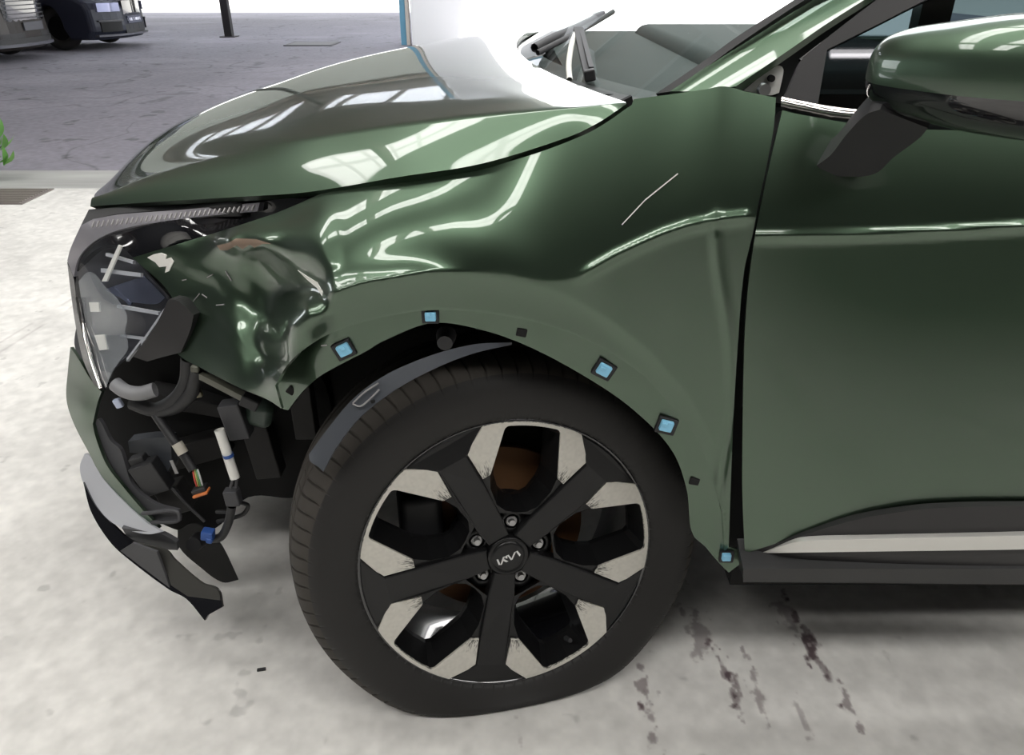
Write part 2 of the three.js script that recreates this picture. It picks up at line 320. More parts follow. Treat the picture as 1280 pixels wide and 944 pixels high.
{ // slim tube lamp hung below the roof
  const l = new THREE.RectAreaLight(new THREE.Color(1, 0.97, 1), 14, 2.2, 0.05); l.position.set(2.78, 4.90, 2.72); l.rotation.x = -Math.PI / 2; scene.add(l);
  const t = thing('tube_lamp', 'slim fluorescent tube lamp hung below the roof', 'lamp', V(2.78, 4.93, 2.72));
  mesh('lamp_body', box(2.3, 0.05, 0.08, 0, 0.045, 0), wallMat, t); mesh('lamp_tube', box(2.2, 0.03, 0.045, 0, 0, 0), std(lin(0.9, 0.9, 0.9), 0.5, 0, { emissive: new THREE.Color(1, 0.97, 1), emissiveIntensity: 9 }), t);
  for (const q of [-0.9, 0.9]) mesh('lamp_hanger', box(0.015, 0.18, 0.015, q, 0.15, 0), beamMat, t);
}
struct('trim_2', [-7, -3.5, 0, 3.5, 7, 10].map(x => box(0.16, 0.3, 14, x, ROOF_Y - 0.32, 1.9)), beamMat);
// open canopy over the asphalt
const canopy = struct('roof_canopy', [box(24, 0.15, 8.5, -12, 4.65, -9.55), box(24, 0.15, 6, -12, 4.65, -23.3), box(12, 0.15, 6.5, -18, 4.65, -17.05), box(0.8, 0.15, 6.5, -0.4, 4.65, -17.05)], std(lin(0.11, 0.07, 0.048), 0.85));
mesh('skylight_panel', box(11.2, 0.02, 6.5, -6.4, 4.7, -17.05), phys(lin(0.9, 0.92, 0.95), 1, 0, { transmission: 0.55, thickness: 0 }), canopy);
mesh('skylight_bar', Array.from({ length: 9 }, (_, i) => box(0.09, 0.14, 6.6, -12 + i * 1.4, 4.62, -17.05)).concat([box(11.4, 0.14, 0.5, -6.4, 4.6, -15), box(1.4, 0.14, 6.5, -6.2, 4.6, -17.05)]), beamMat, canopy);
mesh('beam', [-22, -18, -14, -0.2].map(x => box(0.16, 0.3, 21, x, 4.45, -15.8)).concat([-6.5, -10, -13.7, -20.4, -23, -26].map(z => box(24, 0.2, 0.12, -12, 4.48, z))), beamMat, canopy);

// ---------------------------------------------------------------- the damaged car
const CAR = V(0.6, 0, -1.93);
const car = thing('damaged_car', 'large green car with a crumpled front fender, torn bumper and flat black-and-silver front wheel', 'car', CAR);
function part(name, geo, mat, parent = car, label) {
  let g = Array.isArray(geo) ? clean(geo) : geo; g.translate(-CAR.x, -CAR.y, -CAR.z); return mesh(name, g, mat, parent, label);
}

// hood
const curve = pts => { const t = [0, 1, 2].map(k => pts.map((p, i) => [i, p.getComponent(k)])), n = pts.length - 1; return u => V(lerpTable(t[0], u * n), lerpTable(t[1], u * n), lerpTable(t[2], u * n)); };
const hoodE = curve([[113, 258, 1.385], [200, 252, 1.29], [300, 246, 1.19], [385, 240, 1.12], [500, 221, 1.05], [600, 205, 1.03], [700, 175, 1.03], [745, 155, 1.035], [783, 130, 1.045]].map(p => at(...p)));
const hoodK = curve([[118, 247, 1.41], [205, 214, 1.365], [300, 191, 1.29], [385, 174, 1.21], [490, 157, 1.15], [590, 145, 1.11], [690, 136, 1.075], [738, 132, 1.065], [782, 127.5, 1.055]].map(p => at(...p)));
const hoodC = curve([[-0.925, 0.758], [-0.884, 0.804], [-0.816, 0.851], [-0.707, 0.9], [-0.565, 0.944], [-0.433, 0.979], [-0.226, 1.01], [-0.104, 1.021], [0.01, 1.028]].map(p => V(p[0], p[1] + DY, -1.93)));
function hoodP(u, v) {                                              // v: 0 lower edge, 0.2 crease, 1 centre line, then mirrored
  const far = v > 1, vv = far ? 2 - v : v; let p;
  if (vv <= 0.2) { const t = vv / 0.2; p = hoodE(u).lerp(hoodK(u), t); p.y += 0.006 * Math.sin(Math.PI * t) * (1 - u); }
  else { const t = (vv - 0.2) / 0.8, k = hoodK(u), c = hoodC(u), q = (1 - t) * (1 - t), g = 1 - Math.pow(1 - t, 2.2); p = V(c.x + (k.x - c.x) * q, k.y + (c.y - k.y) * g, k.z + (c.z - k.z) * t); }
  if (far) p.z = -3.86 - p.z;
  return p;
}
part('hood', grid((u, v) => hoodP(v, 2 * u), 120, 90, -0.012), M.paint);
part('engine_bay_floor', [box(0.75, 0.42, 1.1, -0.25, 0.55, -1.93), box(0.5, 0.3, 1.25, -0.1, 0.42, -1.93)], M.darker);
part('inner_wing', sheet([[118, 262, 1.42], [390, 232, 1.17], [600, 196, 1.08], [700, 168, 1.08], [790, 120, 1.1], [795, 145, 1.1], [700, 200, 1.09], [600, 230, 1.085], [390, 262, 1.19], [300, 300, 1.26], [118, 290, 1.45]].map(p => [p[0], p[1], p[2], 1]), [], { step: 12, th: 0.01 }), M.darker);

// fender
const fenderTop = [[406, 240, 1.115], [450, 234, 1.085], [500, 226, 1.062], [560, 216, 1.045], [600, 210, 1.039], [650, 198, 1.03], [700, 181, 1.023], [745, 161, 1.021], [790, 131, 1.026]];
const arc2 = [[344, 482], [362, 453], [399, 424], [437, 408], [479, 397], [538, 388], [600, 391], [660, 401], [714, 417], [761, 440], [806, 472], [851, 523], [873, 552], [890, 600], [902, 640], [905, 690]];
const arc3 = [[360, 513], [378, 490], [399, 471], [431, 453], [458, 439], [480, 426], [540, 404], [600, 412], [660, 433], [730, 470], [790, 511], [839, 562], [858, 611], [863, 659], [868, 672]];
const fOut = [[166, 322, 1.235, 1], [219, 306, 1.215], [279, 288, 1.19], [340, 268, 1.155], [365, 258, 1.14],
  [406, 240, 1.115, 1], ...fenderTop.slice(1, 8), [790, 131, 1.052, 1], [792, 124, 1.056, 1], [845, 117, 1.06], [880, 112, 1.057], [905, 108, 1.055], [935, 115, 1.05], [970, 122, 1.045, 1],
  [967, 160, 1.035], [959, 204, 1.01], [949, 250, 0.985], [941, 292, 0.968], [930, 340, 0.972], [923, 420, 0.98], [917, 520, 0.985], [913, 620, 0.99], [911, 684, 0.992, 1],
  [905, 690, 0.99, 1], ...arc2.slice(1, 15).reverse().map(p => [p[0], p[1], 0.974]), [344, 482, 0.99, 1], [352, 511, 0.985, 1], [335, 500, 1.005], [300, 485, 1.05], [255, 462, 1.12], [222, 442, 1.165], [212, 410, 1.19], [215, 372, 1.2]];
const arc1 = [[344, 428, 1.03], [360, 405, 0.995], [384, 384, 0.972], [415, 365, 0.96], [455, 352, 0.954], [485, 347, 0.952], [540, 339, 0.951], [590, 341, 0.951], [640, 348, 0.953], [703, 366, 0.957], [760, 398, 0.961], [815, 440, 0.966], [860, 492, 0.972], [893, 552, 0.978]];
const fInn = [...arc1.slice(0, 7),
  [420, 330, 0.985], [420, 300, 1.012], [412, 270, 1.055],
  // crumpled front
  [285, 300, 1.135], [330, 305, 1.09], [365, 320, 1.055], [390, 342, 1.022], [402, 366, 0.995], [285, 316, 1.15], [325, 325, 1.13], [355, 345, 1.1], [375, 368, 1.05], [340, 400, 1.1], [300, 350, 1.15], [300, 400, 1.12], [270, 400, 1.15], [260, 350, 1.18], [230, 400, 1.18], [300, 450, 1.075], [250, 430, 1.145], [200, 335, 1.222], [335, 445, 1.06]];
const creaseLine = [[712, 356], [740, 337], [770, 320], [800, 306], [830, 293], [860, 283], [895, 275], [932, 271]];
function distLine(L, x, y) { let b = 1e9, s = 0, at2 = 0; for (let i = 0; i < L.length - 1; i++) { const [ax, ay] = L[i], [bx, by] = L[i + 1], ex = bx - ax, ey = by - ay, l2 = ex * ex + ey * ey, t = Math.min(1, Math.max(0, ((x - ax) * ex + (y - ay) * ey) / l2)), dx = x - ax - t * ex, dy = y - ay - t * ey, d = Math.hypot(dx, dy); if (d < b) { b = d; s = Math.sign(ex * dy - ey * dx); at2 = (i + t) / (L.length - 1); } } return [b, s, at2]; }
let crumpleD = null;
const fTopY = [[390, 247], ...fenderTop.map(p => [p[0], p[1]]), [845, 117], [880, 112], [905, 108], [935, 114], [970, 122]], fTopD = [[390, 1.125], ...fenderTop.map(p => [p[0], p[2]]), [845, 1.027], [880, 1.023], [905, 1.02], [935, 1.017], [970, 1.014]];
const ridgeY = [[344, 428], [384, 384], [415, 365], [455, 352], [485, 347], [540, 339], [590, 341], [640, 346], [682, 352], [712, 350], [740, 337], [770, 320], [800, 306], [830, 293], [860, 283], [895, 275], [932, 271], [975, 268]], ridgeD = [[344, 1.0], [415, 0.958], [540, 0.951], [640, 0.952], [720, 0.957], [800, 0.961], [930, 0.962], [975, 0.962]];
const arcPoly = arc1.concat([[905, 600, 1], [912, 690, 1]]), arc2Poly = [[330, 520], ...arc2, [908, 720]];
function analyticD(x, y) {
  const L = lerpTable(ridgeY, x), dL = lerpTable(ridgeD, x);
  if (y < L) {
    const T = lerpTable(fTopY, x), dT = lerpTable(fTopD, x), q = Math.min(1.15, (L - y) / (L - T)), a = 0.24 * (1 - smooth(490, 640, x)), p = 2.1 - 0.9 * smooth(520, 690, x);
    return dL + (dT - dL) * (a * (1 - Math.exp(-7 * q)) + (1 - a) * Math.pow(q, p));
  }
  let d = dL; if (x > 690) d += (0.928 - dL) * Math.pow(Math.max(0, (y - L) / (700 - L)), 1.1) * smooth(690, 790, x);
  const [b1, s1] = distLine(arcPoly, x, y);
  if (s1 > 0) { const b2 = distLine(arc2Poly, x, y)[0], q = b1 / (b1 + b2 + 0.01); d += (0.021 - 0.011 * smooth(700, 850, x)) * Math.pow(q, 1.25) * (1 - 0.6 * smooth(850, 905, x)); }
  return d;
}
const flangeD = (x, y) => {
  const L = lerpTable(ridgeY, x), dL = lerpTable(ridgeD, x);
  return dL + (x > 690 ? (0.928 - dL) * Math.pow(Math.max(0, (y - L) / (700 - L)), 1.1) * smooth(690, 790, x) : 0) + (0.021 - 0.011 * smooth(700, 850, x)) * (1 - 0.6 * smooth(850, 905, x)) + 0.012 * (1 - 0.85 * smooth(780, 900, x)) + 0.012 * (1 - smooth(345, 430, x));
};
crumpleD = tps(fOut.filter(p => p[0] < 440).concat(fInn.filter(p => p[0] < 425), [430, 450, 480].flatMap(x => [0, 0.15, 0.35, 0.6, 0.85, 1].map(q => { const y = lerpTable(ridgeY, x) + (lerpTable(fTopY, x) - lerpTable(ridgeY, x)) * q; return [x, y, analyticD(x, y)]; })), [[430, 385], [430, 408], [470, 372], [470, 395]].map(p => [p[0], p[1], analyticD(p[0], p[1])])), 1.5e-4);
const fenderD = (x, y) => {
  const w = smooth(398, 440, x); let d = 0; if (w < 1) d += (1 - w) * crumpleD(x, y);
  if (w > 0) d += w * (analyticD(x, y - 2.5) + 2 * analyticD(x, y) + analyticD(x, y + 2.5)) / 4;
  return d;
};
const folds = [[[[318, 300], [352, 318], [372, 345], [378, 372], [360, 398], [352, 430], [346, 462]], 0.010, 9], [[[262, 372], [290, 410], [320, 445], [345, 478]], 0.006, 7], [[[255, 395], [300, 440], [340, 470]], 0.004, 6], [[[300, 335], [325, 385], [338, 430]], 0.008, 8], [[[345, 385], [344, 420], [349, 440]], -0.012, 7], [[[240, 335], [270, 350], [290, 375]], 0.004, 6], [[[352, 438], [358, 460], [345, 478]], -0.006, 5]];
function fenderDisp(x, y) {
  let d = 0;
  if (x > 690) { const [b, , t] = distLine(creaseLine, x, y); d -= 0.005 * Math.exp(-((b / 7) ** 2)) * smooth(0, 0.15, t); }
  if (x < 430 && y > 270) for (const [L, a, w] of folds) { const [b, , t] = distLine(L, x, y); d -= 0.55 * a * Math.exp(-((b / w / 1.25) ** 2)) * Math.sin(Math.PI * Math.min(1, Math.max(0, 0.12 + 0.76 * t))); }
  if (x > 880) { const b = Math.abs(x - (905 + 10 * Math.sin(y / 60))); d -= 0.006 * Math.exp(-((b / 7) ** 2)) * smooth(250, 300, y) * (1 - smooth(600, 690, y)); }
  return d;
}
const fender = part('front_fender', sheet(fOut, [], { df: fenderD, disp: fenderDisp, step: 4, eps: 2, th: 0.004 }), M.paint, car, 'crumpled green front fender with a sharp fold');
const arcFlange = [...arc2.map((p, i) => [p[0], p[1] - 0.6, 0.99, i === 0 || i === 15 ? 1 : 0]), [911, 684, 0.995], [927, 690, 0.996, 1], [924, 706, 0.998, 1], [911, 716, 0.998, 1], [897, 702, 0.997], [882, 684, 0.996, 1], ...arc3.slice().reverse().map((p, i) => [p[0], p[1], 0.99, i === 0 || i === 14 ? 1 : 0]), [352, 510, 0.988]];
const flange = part('fender_flange', sheet(arcFlange, [], { df: flangeD, step: 6, th: 0.004 }), M.paint, fender, 'flat green flange along the wheel opening');
for (const [px, py, rz, s] of [[430, 437, 0.45, 1], [538, 395, 0, 0.8], [755, 462, -0.5, 1], [833, 532, -0.25, 1], [908, 696, 0, 0.75]]) {
  const d = flangeD(px, py) - 0.002;
  part('clip_bracket', boxAt(px, py, d, 0.03 * s, 0.027 * s, 0.008, rz, 0, 0, 0.002), M.plastic, fender, 'dark clip bracket');
  part('clip', [boxAt(px, py + 0.5, d - 0.006, 0.019 * s, 0.017 * s, 0.008, rz, 0, 0, 0.002), boxAt(px - 2, py - 1, d - 0.011, 0.008 * s, 0.006 * s, 0.004, rz)], M.blue, fender, 'pale blue retaining clip');
}
for (const [px, py, rz] of [[652, 416, -0.2], [868, 602, -0.2], [364, 488, 0.9]]) part('clip_hole', boxAt(px, py, flangeD(px, py) - 0.001, 0.015, 0.012, 0.004, rz), M.darker, fender, 'square clip hole');
part('front_backing', sheet([[150, 322, 1.3, 1], [212, 366, 1.3, 1], [236, 440, 1.27, 1], [300, 482, 1.2, 1], [336, 498, 1.15, 1], [350, 440, 1.2], [300, 330, 1.26, 1], [200, 325, 1.3, 1]], [], { flat: true, step: 12, th: 0.006 }), M.darker);
// torn paint and bare patches
const chip = (out, mat, name, label) => part(name, sheet(out.map(p => [p[0], p[1], 1, 1]), [], { df: (x, y) => fenderD(x, y) + fenderDisp(x, y) - 0.0025, step: 4, th: 0.0015 }), mat, fender, label);
chip([[184, 322], [192, 318], [201, 316], [208, 319], [207, 324], [213, 322], [217, 327], [211, 339], [206, 341], [208, 333], [199, 334], [194, 328]], M.white, 'bare_patch', 'bare white torn paint tip');
chip([[271, 307], [285, 304], [295, 298], [320, 299], [338, 305], [328, 305], [318, 310], [312, 306], [303, 312], [296, 307], [284, 313], [275, 313]], M.primer, 'bare_patch', 'brown scraped edge of the fold');
chip([[372, 338], [384, 346], [396, 353], [403, 365], [402, 370], [396, 360], [384, 350]], M.white, 'bare_patch', 'chipped pale line');
for (const [a, b] of [[[847, 217], [806, 250]], [[806, 250], [777, 281]]]) chip([[a[0], a[1] - 0.6], [b[0], b[1] - 0.6], [b[0] + 0.8, b[1] + 0.6], [a[0] + 0.8, a[1] + 0.6]], M.white, 'scratch', 'thin pale scratch');
for (const [px, py, l, r] of [[245, 372, 12, 0.9], [262, 345, 8, 0.5], [255, 370, 7, -0.6], [230, 350, 5, 0.2], [240, 392, 6, 1.2], [285, 345, 14, -1.0], [405, 432, 7, 0.1], [275, 381, 10, 0.1]]) { const c = Math.cos(r) * l / 2, s = -Math.sin(r) * l / 2; chip([[px - c, py - s - 0.5], [px + c, py + s - 0.5], [px + c, py + s + 0.6], [px - c, py - s + 0.6]], M.paleGrey, 'scratch', 'fine pale scratch'); }

// wheel arch liner, hanging flap
const lin0 = at(600, 470, 1.0);
part('wheel_arch_liner', grid((u, v) => { const a = 0.05 + u * 2.45, r = 0.395 + 0.02 * v, z0 = -0.995 - 0.14 * smooth(1.6, 2.4, a); return V(-0.062 + r * Math.cos(a), 0.375 + DY + r * Math.sin(a) * 0.98, z0 + (-1.33 - z0) * v); }, 48, 4, 0.006), std(lin(0.022, 0.02, 0.018), 0.85));
part('inner_wall', new THREE.CircleGeometry(0.46, 40, 0, Math.PI).translate(-0.06, 0.42, -1.36), M.darker);
part('liner_bolt', [at(557, 424, 1.06)].map(p => new THREE.CylinderGeometry(0.012, 0.016, 0.03, 12).rotateX(Math.PI / 2).translate(p.x, p.y, p.z)), M.plasticGrey);
const flap = part('liner_flap', sheet([[386, 568, 0.945, 1], [412, 533, 0.95], [441, 499, 0.957], [480, 470, 0.967], [534, 446, 0.98], [590, 431, 0.99], [640, 428, 1.0, 1], [640, 431, 1.0, 1], [592, 442, 0.985], [543, 461, 0.97], [495, 487, 0.955], [450, 522, 0.945], [420, 560, 0.935], [404, 590, 0.93, 1], [398, 584, 0.932], [388, 577, 0.937]], [], { step: 5, th: 0.004 }), M.plasticSlate, car, 'torn bluish plastic flap of the arch liner');
part('flap_slot', [ptube([[441, 504, 0.95], [456, 490, 0.953], [473, 479, 0.957]], 0.0012, 12, 6), ptube([[441, 505, 0.95], [450, 508, 0.945], [462, 499, 0.948], [474, 487, 0.953]], 0.0012, 16, 6)], M.paleGrey, flap);
part('flap_hole', boxAt(466, 502, 0.944, 0.007, 0.005, 0.004, 0.4), M.darker, flap);

// ---- wheel
const wheel = new THREE.Group(); wheel.name = 'front_wheel'; wheel.userData.label = 'flat front wheel with a black alloy rim and silver facets';
wheel.position.set(-0.004, CAMY - 0.872, -0.989).sub(CAR); wheel.rotation.set(-0.1746, 0.2209, 0, 'YXZ'); car.add(wheel); wheel.updateMatrixWorld(true);
const PH = -0.2052;
{ // tyre
  const mw = wheel.matrixWorld, inv = mw.clone().invert();
  const prof = [[0.2475, -0.012], [0.2495, -0.002], [0.256, 0.003], [0.27, 0.007], [0.288, 0.0095], [0.305, 0.0095], [0.319, 0.0065], [0.331, 0.0005], [0.3405, -0.007], [0.3485, -0.0165], [0.355, -0.0275], [0.3595, -0.0385], [0.3625, -0.0485], [0.363, -0.05], [0.3565, -0.0508], [0.3565, -0.0575], [0.3645, -0.0585], [0.3685, -0.083], [0.3615, -0.0845], [0.3615, -0.0925], [0.369, -0.094], [0.37, -0.12], [0.363, -0.1215], [0.363, -0.1295], [0.3695, -0.131], [0.367, -0.155], [0.360, -0.156], [0.360, -0.163], [0.366, -0.164], [0.361, -0.178], [0.354, -0.19], [0.342, -0.205], [0.325, -0.217], [0.30, -0.22], [0.27, -0.214], [0.25, -0.2]];
  const NS = 84, sub = [0, 0.2, 0.42, 0.64, 0.82, 0.86, 0.95, 0.985], na = NS * sub.length, pos = [], ind = [], uv = [];
  for (let i = 0; i <= na; i++) for (let j = 0; j < prof.length; j++) {
    let [r, z] = prof[j]; if (r > 0.3) r = 0.3 + (r - 0.3) * 0.885; const s = Math.floor(i / sub.length), q = sub[i % sub.length];
    const sw = 0.55 * Math.min(1, Math.max(0, (-z - 0.005) / 0.05));
    const a = (s + q + (j < 18 ? sw * (1 - 0.5 * sw) : j > 26 ? 0.3 : 0.5 + (z + 0.1) * 8)) / NS * Math.PI * 2;
    const groove = i % sub.length >= 5 && i % sub.length <= 6;
    if (groove && z < 0.003 && z > -0.049) r -= 0.0065 * smooth(0.004, -0.012, z);
    if (groove && z < -0.16 && z > -0.2) r -= 0.005;
    if (groove && ((z < -0.059 && z > -0.0835) || (z < -0.131 && z > -0.155))) r -= 0.003;
    const p = V(r * Math.cos(a), r * Math.sin(a), z);
    const low = smooth(0.55, 1.0, -Math.sin(a + 0.0)), t = smooth(0.25, 0.31, r) * (1 - smooth(0.34, 0.368, r));
    p.z += (z > -0.1 ? 1 : -1) * low * 0.009 * t;
    p.applyMatrix4(mw); const y = p.y;
    if (y < 0.03) p.y = 0.0015 + 0.0285 * Math.exp((y - 0.03) / 0.03) ;
    p.applyMatrix4(inv); pos.push(p.x, p.y, p.z); uv.push(i / na * 2.3, j / 36);
  }
  const n = prof.length;
  const full = (() => { const id = []; for (let i = 0; i < na; i++) for (let j = 0; j < n - 1; j++) { const a = i * n + j, b = a + n; id.push(a, b, a + 1, b, b + 1, a + 1); } const g = new THREE.BufferGeometry(); g.setAttribute('position', new THREE.Float32BufferAttribute(pos, 3)); g.setAttribute('uv', new THREE.Float32BufferAttribute(uv, 2)); g.setIndex(id); g.computeVertexNormals(); return g; })();
  const build = (j0, j1) => { const id = []; for (let i = 0; i < na; i++) for (let j = j0; j < j1; j++) { const a = i * n + j, b = a + n; id.push(a, b, a + 1, b, b + 1, a + 1); } const g = new THREE.BufferGeometry(); for (const k of ['position', 'normal', 'uv']) g.setAttribute(k, full.attributes[k].clone()); g.setIndex(id); return g; };
  mesh('tire', build(0, 7), M.rubber, wheel, 'deflated black tyre sidewall'); mesh('tire_tread', build(7, n - 1), M.tread, wheel, 'dusty worn tread');
}
{ // rim
  const RO = 0.2465, hubDrop = r => -0.02 * (1 - Math.min(1, r / 0.165));
  const shear = g => { const P = g.attributes.position; for (let i = 0; i < P.count; i++) P.setZ(i, P.getZ(i) + hubDrop(Math.hypot(P.getX(i), P.getY(i)))); g.computeVertexNormals(); return g; };
  const barrel = new THREE.LatheGeometry([[0.2535, -0.012], [0.2532, -0.003], [0.2495, -0.0005], [0.2465, -0.001], [0.243, -0.006], [0.238, -0.02], [0.234, -0.06], [0.232, -0.12], [0.235, -0.2], [0.25, -0.205]].map(p => new THREE.Vector2(...p)), 96).rotateX(Math.PI / 2);
  mesh('rim_barrel', barrel, M.gloss, wheel);
  for (let k = 0; k < 5; k++) {
    const th = PH + Math.PI / 2 + k * Math.PI * 2 / 5, rot = g => g.rotateZ(th - Math.PI / 2 * 0);
    // machined silver face around one opening; local x = radial axis of the opening
    const a1 = Math.atan2(0.0818, 0.2315), s = new THREE.Shape();
    s.absarc(0, 0, RO, -a1, a1, false); s.lineTo(0.1862, 0.1012); s.lineTo(0.1439, 0.0683); s.lineTo(0.1522, 0.0573);
    s.lineTo(0.229, 0.0475); s.quadraticCurveTo(0.236, 0.0465, 0.2378, 0.039);
    s.absarc(0, 0, 0.2409, Math.atan2(0.039, 0.2378), -Math.atan2(0.039, 0.2378), true);
    s.quadraticCurveTo(0.236, -0.0465, 0.229, -0.0475); s.lineTo(0.1522, -0.0573); s.lineTo(0.1439, -0.0683); s.lineTo(0.1862, -0.1012);
    const g = new THREE.ExtrudeGeometry(s, { depth: 0.004, bevelEnabled: true, bevelSize: 0.0006, bevelThickness: 0.0006, bevelSegments: 1, curveSegments: 24 }); g.translate(0, 0, -0.004); rot(g);
    mesh('machined_face', g, M.machined, wheel, 'scuffed silver rim facet');
    // black web that frames the opening: front outline wider than the back one
    const fr = [[0.2409, 0], [0.2378, 0.039], [0.229, 0.0475], [0.1522, 0.0573], [0.124, 0.0515], [0.094, 0.035], [0.083, 0.018], [0.081, 0]], full = fr.concat(fr.slice(1, -1).reverse().map(p => [p[0], -p[1]]));
    const bk = full.map(p => { const c = 0.16; return [c + (p[0] - c) * 0.86, p[1] * 0.74]; });
    const pos = [], ind = [], n = full.length;
    for (const [L, z] of [[full, -0.003], [bk, -0.05], [bk, -0.062]]) for (const p of L) pos.push(p[0], p[1], z + hubDrop(Math.hypot(p[0], p[1])));
    for (let q = 0; q < 2; q++) for (let i = 0; i < n; i++) { const j = (i + 1) % n; ind.push(q * n + i, q * n + j, (q + 1) * n + i, q * n + j, (q + 1) * n + j, (q + 1) * n + i); }
    const wg = new THREE.BufferGeometry(); wg.setAttribute('position', new THREE.Float32BufferAttribute(pos, 3)); wg.setAttribute('uv', new THREE.Float32BufferAttribute(pos.filter((_, i) => i % 3 < 2), 2)); wg.setIndex(ind);
    const wn = wg.toNonIndexed(); wn.computeVertexNormals(); rot(wn);
    // face pieces beside the opening (under the silver) out to the spoke
    const f = new THREE.Shape(); f.absarc(0, 0, RO - 0.001, -Math.PI / 5, Math.PI / 5, false); f.lineTo(0.095 * Math.cos(Math.PI / 5), 0.095 * Math.sin(Math.PI / 5)); f.lineTo(0.0785, 0.012); f.lineTo(0.0785, -0.012); f.lineTo(0.095 * Math.cos(Math.PI / 5), -0.095 * Math.sin(Math.PI / 5));
    const h = new THREE.Path(); full.forEach((p, i) => i ? h.lineTo(...p) : h.moveTo(...p)); f.holes.push(h);
    const fg = new THREE.ShapeGeometry(f, 24); fg.translate(0, 0, -0.0035); shear(fg); rot(fg);
    mesh('spoke_web', [wn, fg], M.wheelBlack, wheel);
    // main spoke bar, 36 degrees further on
    const b = new THREE.Shape(); b.moveTo(0.033, -0.019); b.lineTo(0.07, -0.0235); b.lineTo(0.15, -0.0265); b.lineTo(0.205, -0.0262); b.lineTo(0.236, -0.066);
    b.absarc(0, 0, RO - 0.0006, -Math.asin(0.066 / 0.2455) , Math.asin(0.066 / 0.2455), false); b.lineTo(0.205, 0.0262); b.lineTo(0.15, 0.0265); b.lineTo(0.07, 0.0235); b.lineTo(0.033, 0.019);
    const bg = new THREE.ExtrudeGeometry(b, { depth: 0.022, bevelEnabled: true, bevelSize: 0.003, bevelThickness: 0.004, bevelSegments: 2, curveSegments: 16, bevelOffset: -0.003 }); bg.translate(0, 0, -0.0235);
    { const P = bg.attributes.position; for (let i = 0; i < P.count; i++) { const r = Math.hypot(P.getX(i), P.getY(i)); P.setZ(i, P.getZ(i) + hubDrop(r) - 0.0035 * smooth(0.205, 0.235, r)); } bg.computeVertexNormals(); }
    bg.rotateZ(th + Math.PI / 5); mesh('spoke', bg, M.wheelBlack, wheel);
    // lug nut and its pocket
    const lx = 0.05715 * Math.cos(th), ly = 0.05715 * Math.sin(th);
    mesh('lug_pocket', [new THREE.LatheGeometry([[0.0125, -0.055], [0.0125, -0.028], [0.0145, -0.0255], [0.021, -0.027], [0.026, -0.032], [0.027, -0.05]].map(p => new THREE.Vector2(...p)), 24).rotateX(Math.PI / 2).translate(lx, ly, 0)], M.wheelBlack, wheel);
    const nut = new THREE.CylinderGeometry(0.0092, 0.0098, 0.024, 6).rotateX(Math.PI / 2).translate(lx, ly, -0.040);
    mesh('lug_nut', [nut, new THREE.TorusGeometry(0.0088, 0.0011, 8, 24).translate(lx, ly, -0.0285), new THREE.CylinderGeometry(0.0055, 0.006, 0.012, 16).rotateX(Math.PI / 2).translate(lx, ly, -0.026)], M.steel, wheel, 'bright steel lug nut');
  }
  mesh('hub_pad', new THREE.CylinderGeometry(0.086, 0.095, 0.03, 48).rotateX(Math.PI / 2).translate(0, 0, -0.06), M.wheelBlack, wheel);
  mesh('centre_cap', new THREE.LatheGeometry([[0, -0.0065], [0.024, -0.0075], [0.0275, -0.009], [0.0285, -0.012], [0.0300, -0.0095], [0.034, -0.0095], [0.0355, -0.012], [0.036, -0.05]].map(p => new THREE.Vector2(...p)), 48).rotateX(Math.PI / 2), M.wheelBlack, wheel);
  // emblem: joined angular strokes
  const L = [[[-0.0205, 0.0045], [-0.0205, -0.0050], [-0.0175, -0.0055], [-0.0175, 0.0045]], [[-0.0178, -0.0062], [-0.0150, -0.0062], [-0.0052, 0.0045], [-0.0090, 0.0045]], [[-0.0120, -0.0002], [-0.0093, 0.0018], [-0.0032, -0.0055], [-0.0072, -0.0055]], [[-0.0060, 0.0015], [-0.0045, 0.0045], [-0.0005, 0.0045], [-0.0030, -0.0005]], [[-0.0012, 0.0045], [0.0016, 0.0045], [0.0042, -0.0055], [0.0014, -0.0055]], [[0.0014, -0.0055], [0.0046, -0.0055], [0.0150, 0.0045], [0.0118, 0.0045]], [[0.0148, 0.0045], [0.0180, 0.0045], [0.0205, -0.0035], [0.0176, -0.0055]]];
  const eg = L.map(q => { const s = new THREE.Shape(q.map(p => new THREE.Vector2(p[0] * 1.0, p[1] * 1.15))); return new THREE.ExtrudeGeometry(s, { depth: 0.0012, bevelEnabled: false }); });
  mesh('emblem', clean(eg).rotateZ(0.30).translate(0.0, 0, -0.0074), M.logo, wheel, 'silver maker emblem');
  mesh('brake_disc', new THREE.LatheGeometry([[0.08, -0.085], [0.08, -0.108], [0.158, -0.108], [0.16, -0.11], [0.16, -0.132], [0.08, -0.132]].map(p => new THREE.Vector2(...p)), 64).rotateX(Math.PI / 2), M.rust, wheel);
  mesh('brake_caliper', [new RoundedBoxGeometry(0.075, 0.17, 0.075, 3, 0.015).translate(-0.135, 0.01, -0.115)], M.plastic, wheel);
  mesh('valve_stem', [new THREE.CylinderGeometry(0.004, 0.005, 0.03, 10).rotateX(Math.PI / 2 - 0.5).rotateZ(0).translate(0.105, -0.195, -0.02)], M.plastic, wheel);
}

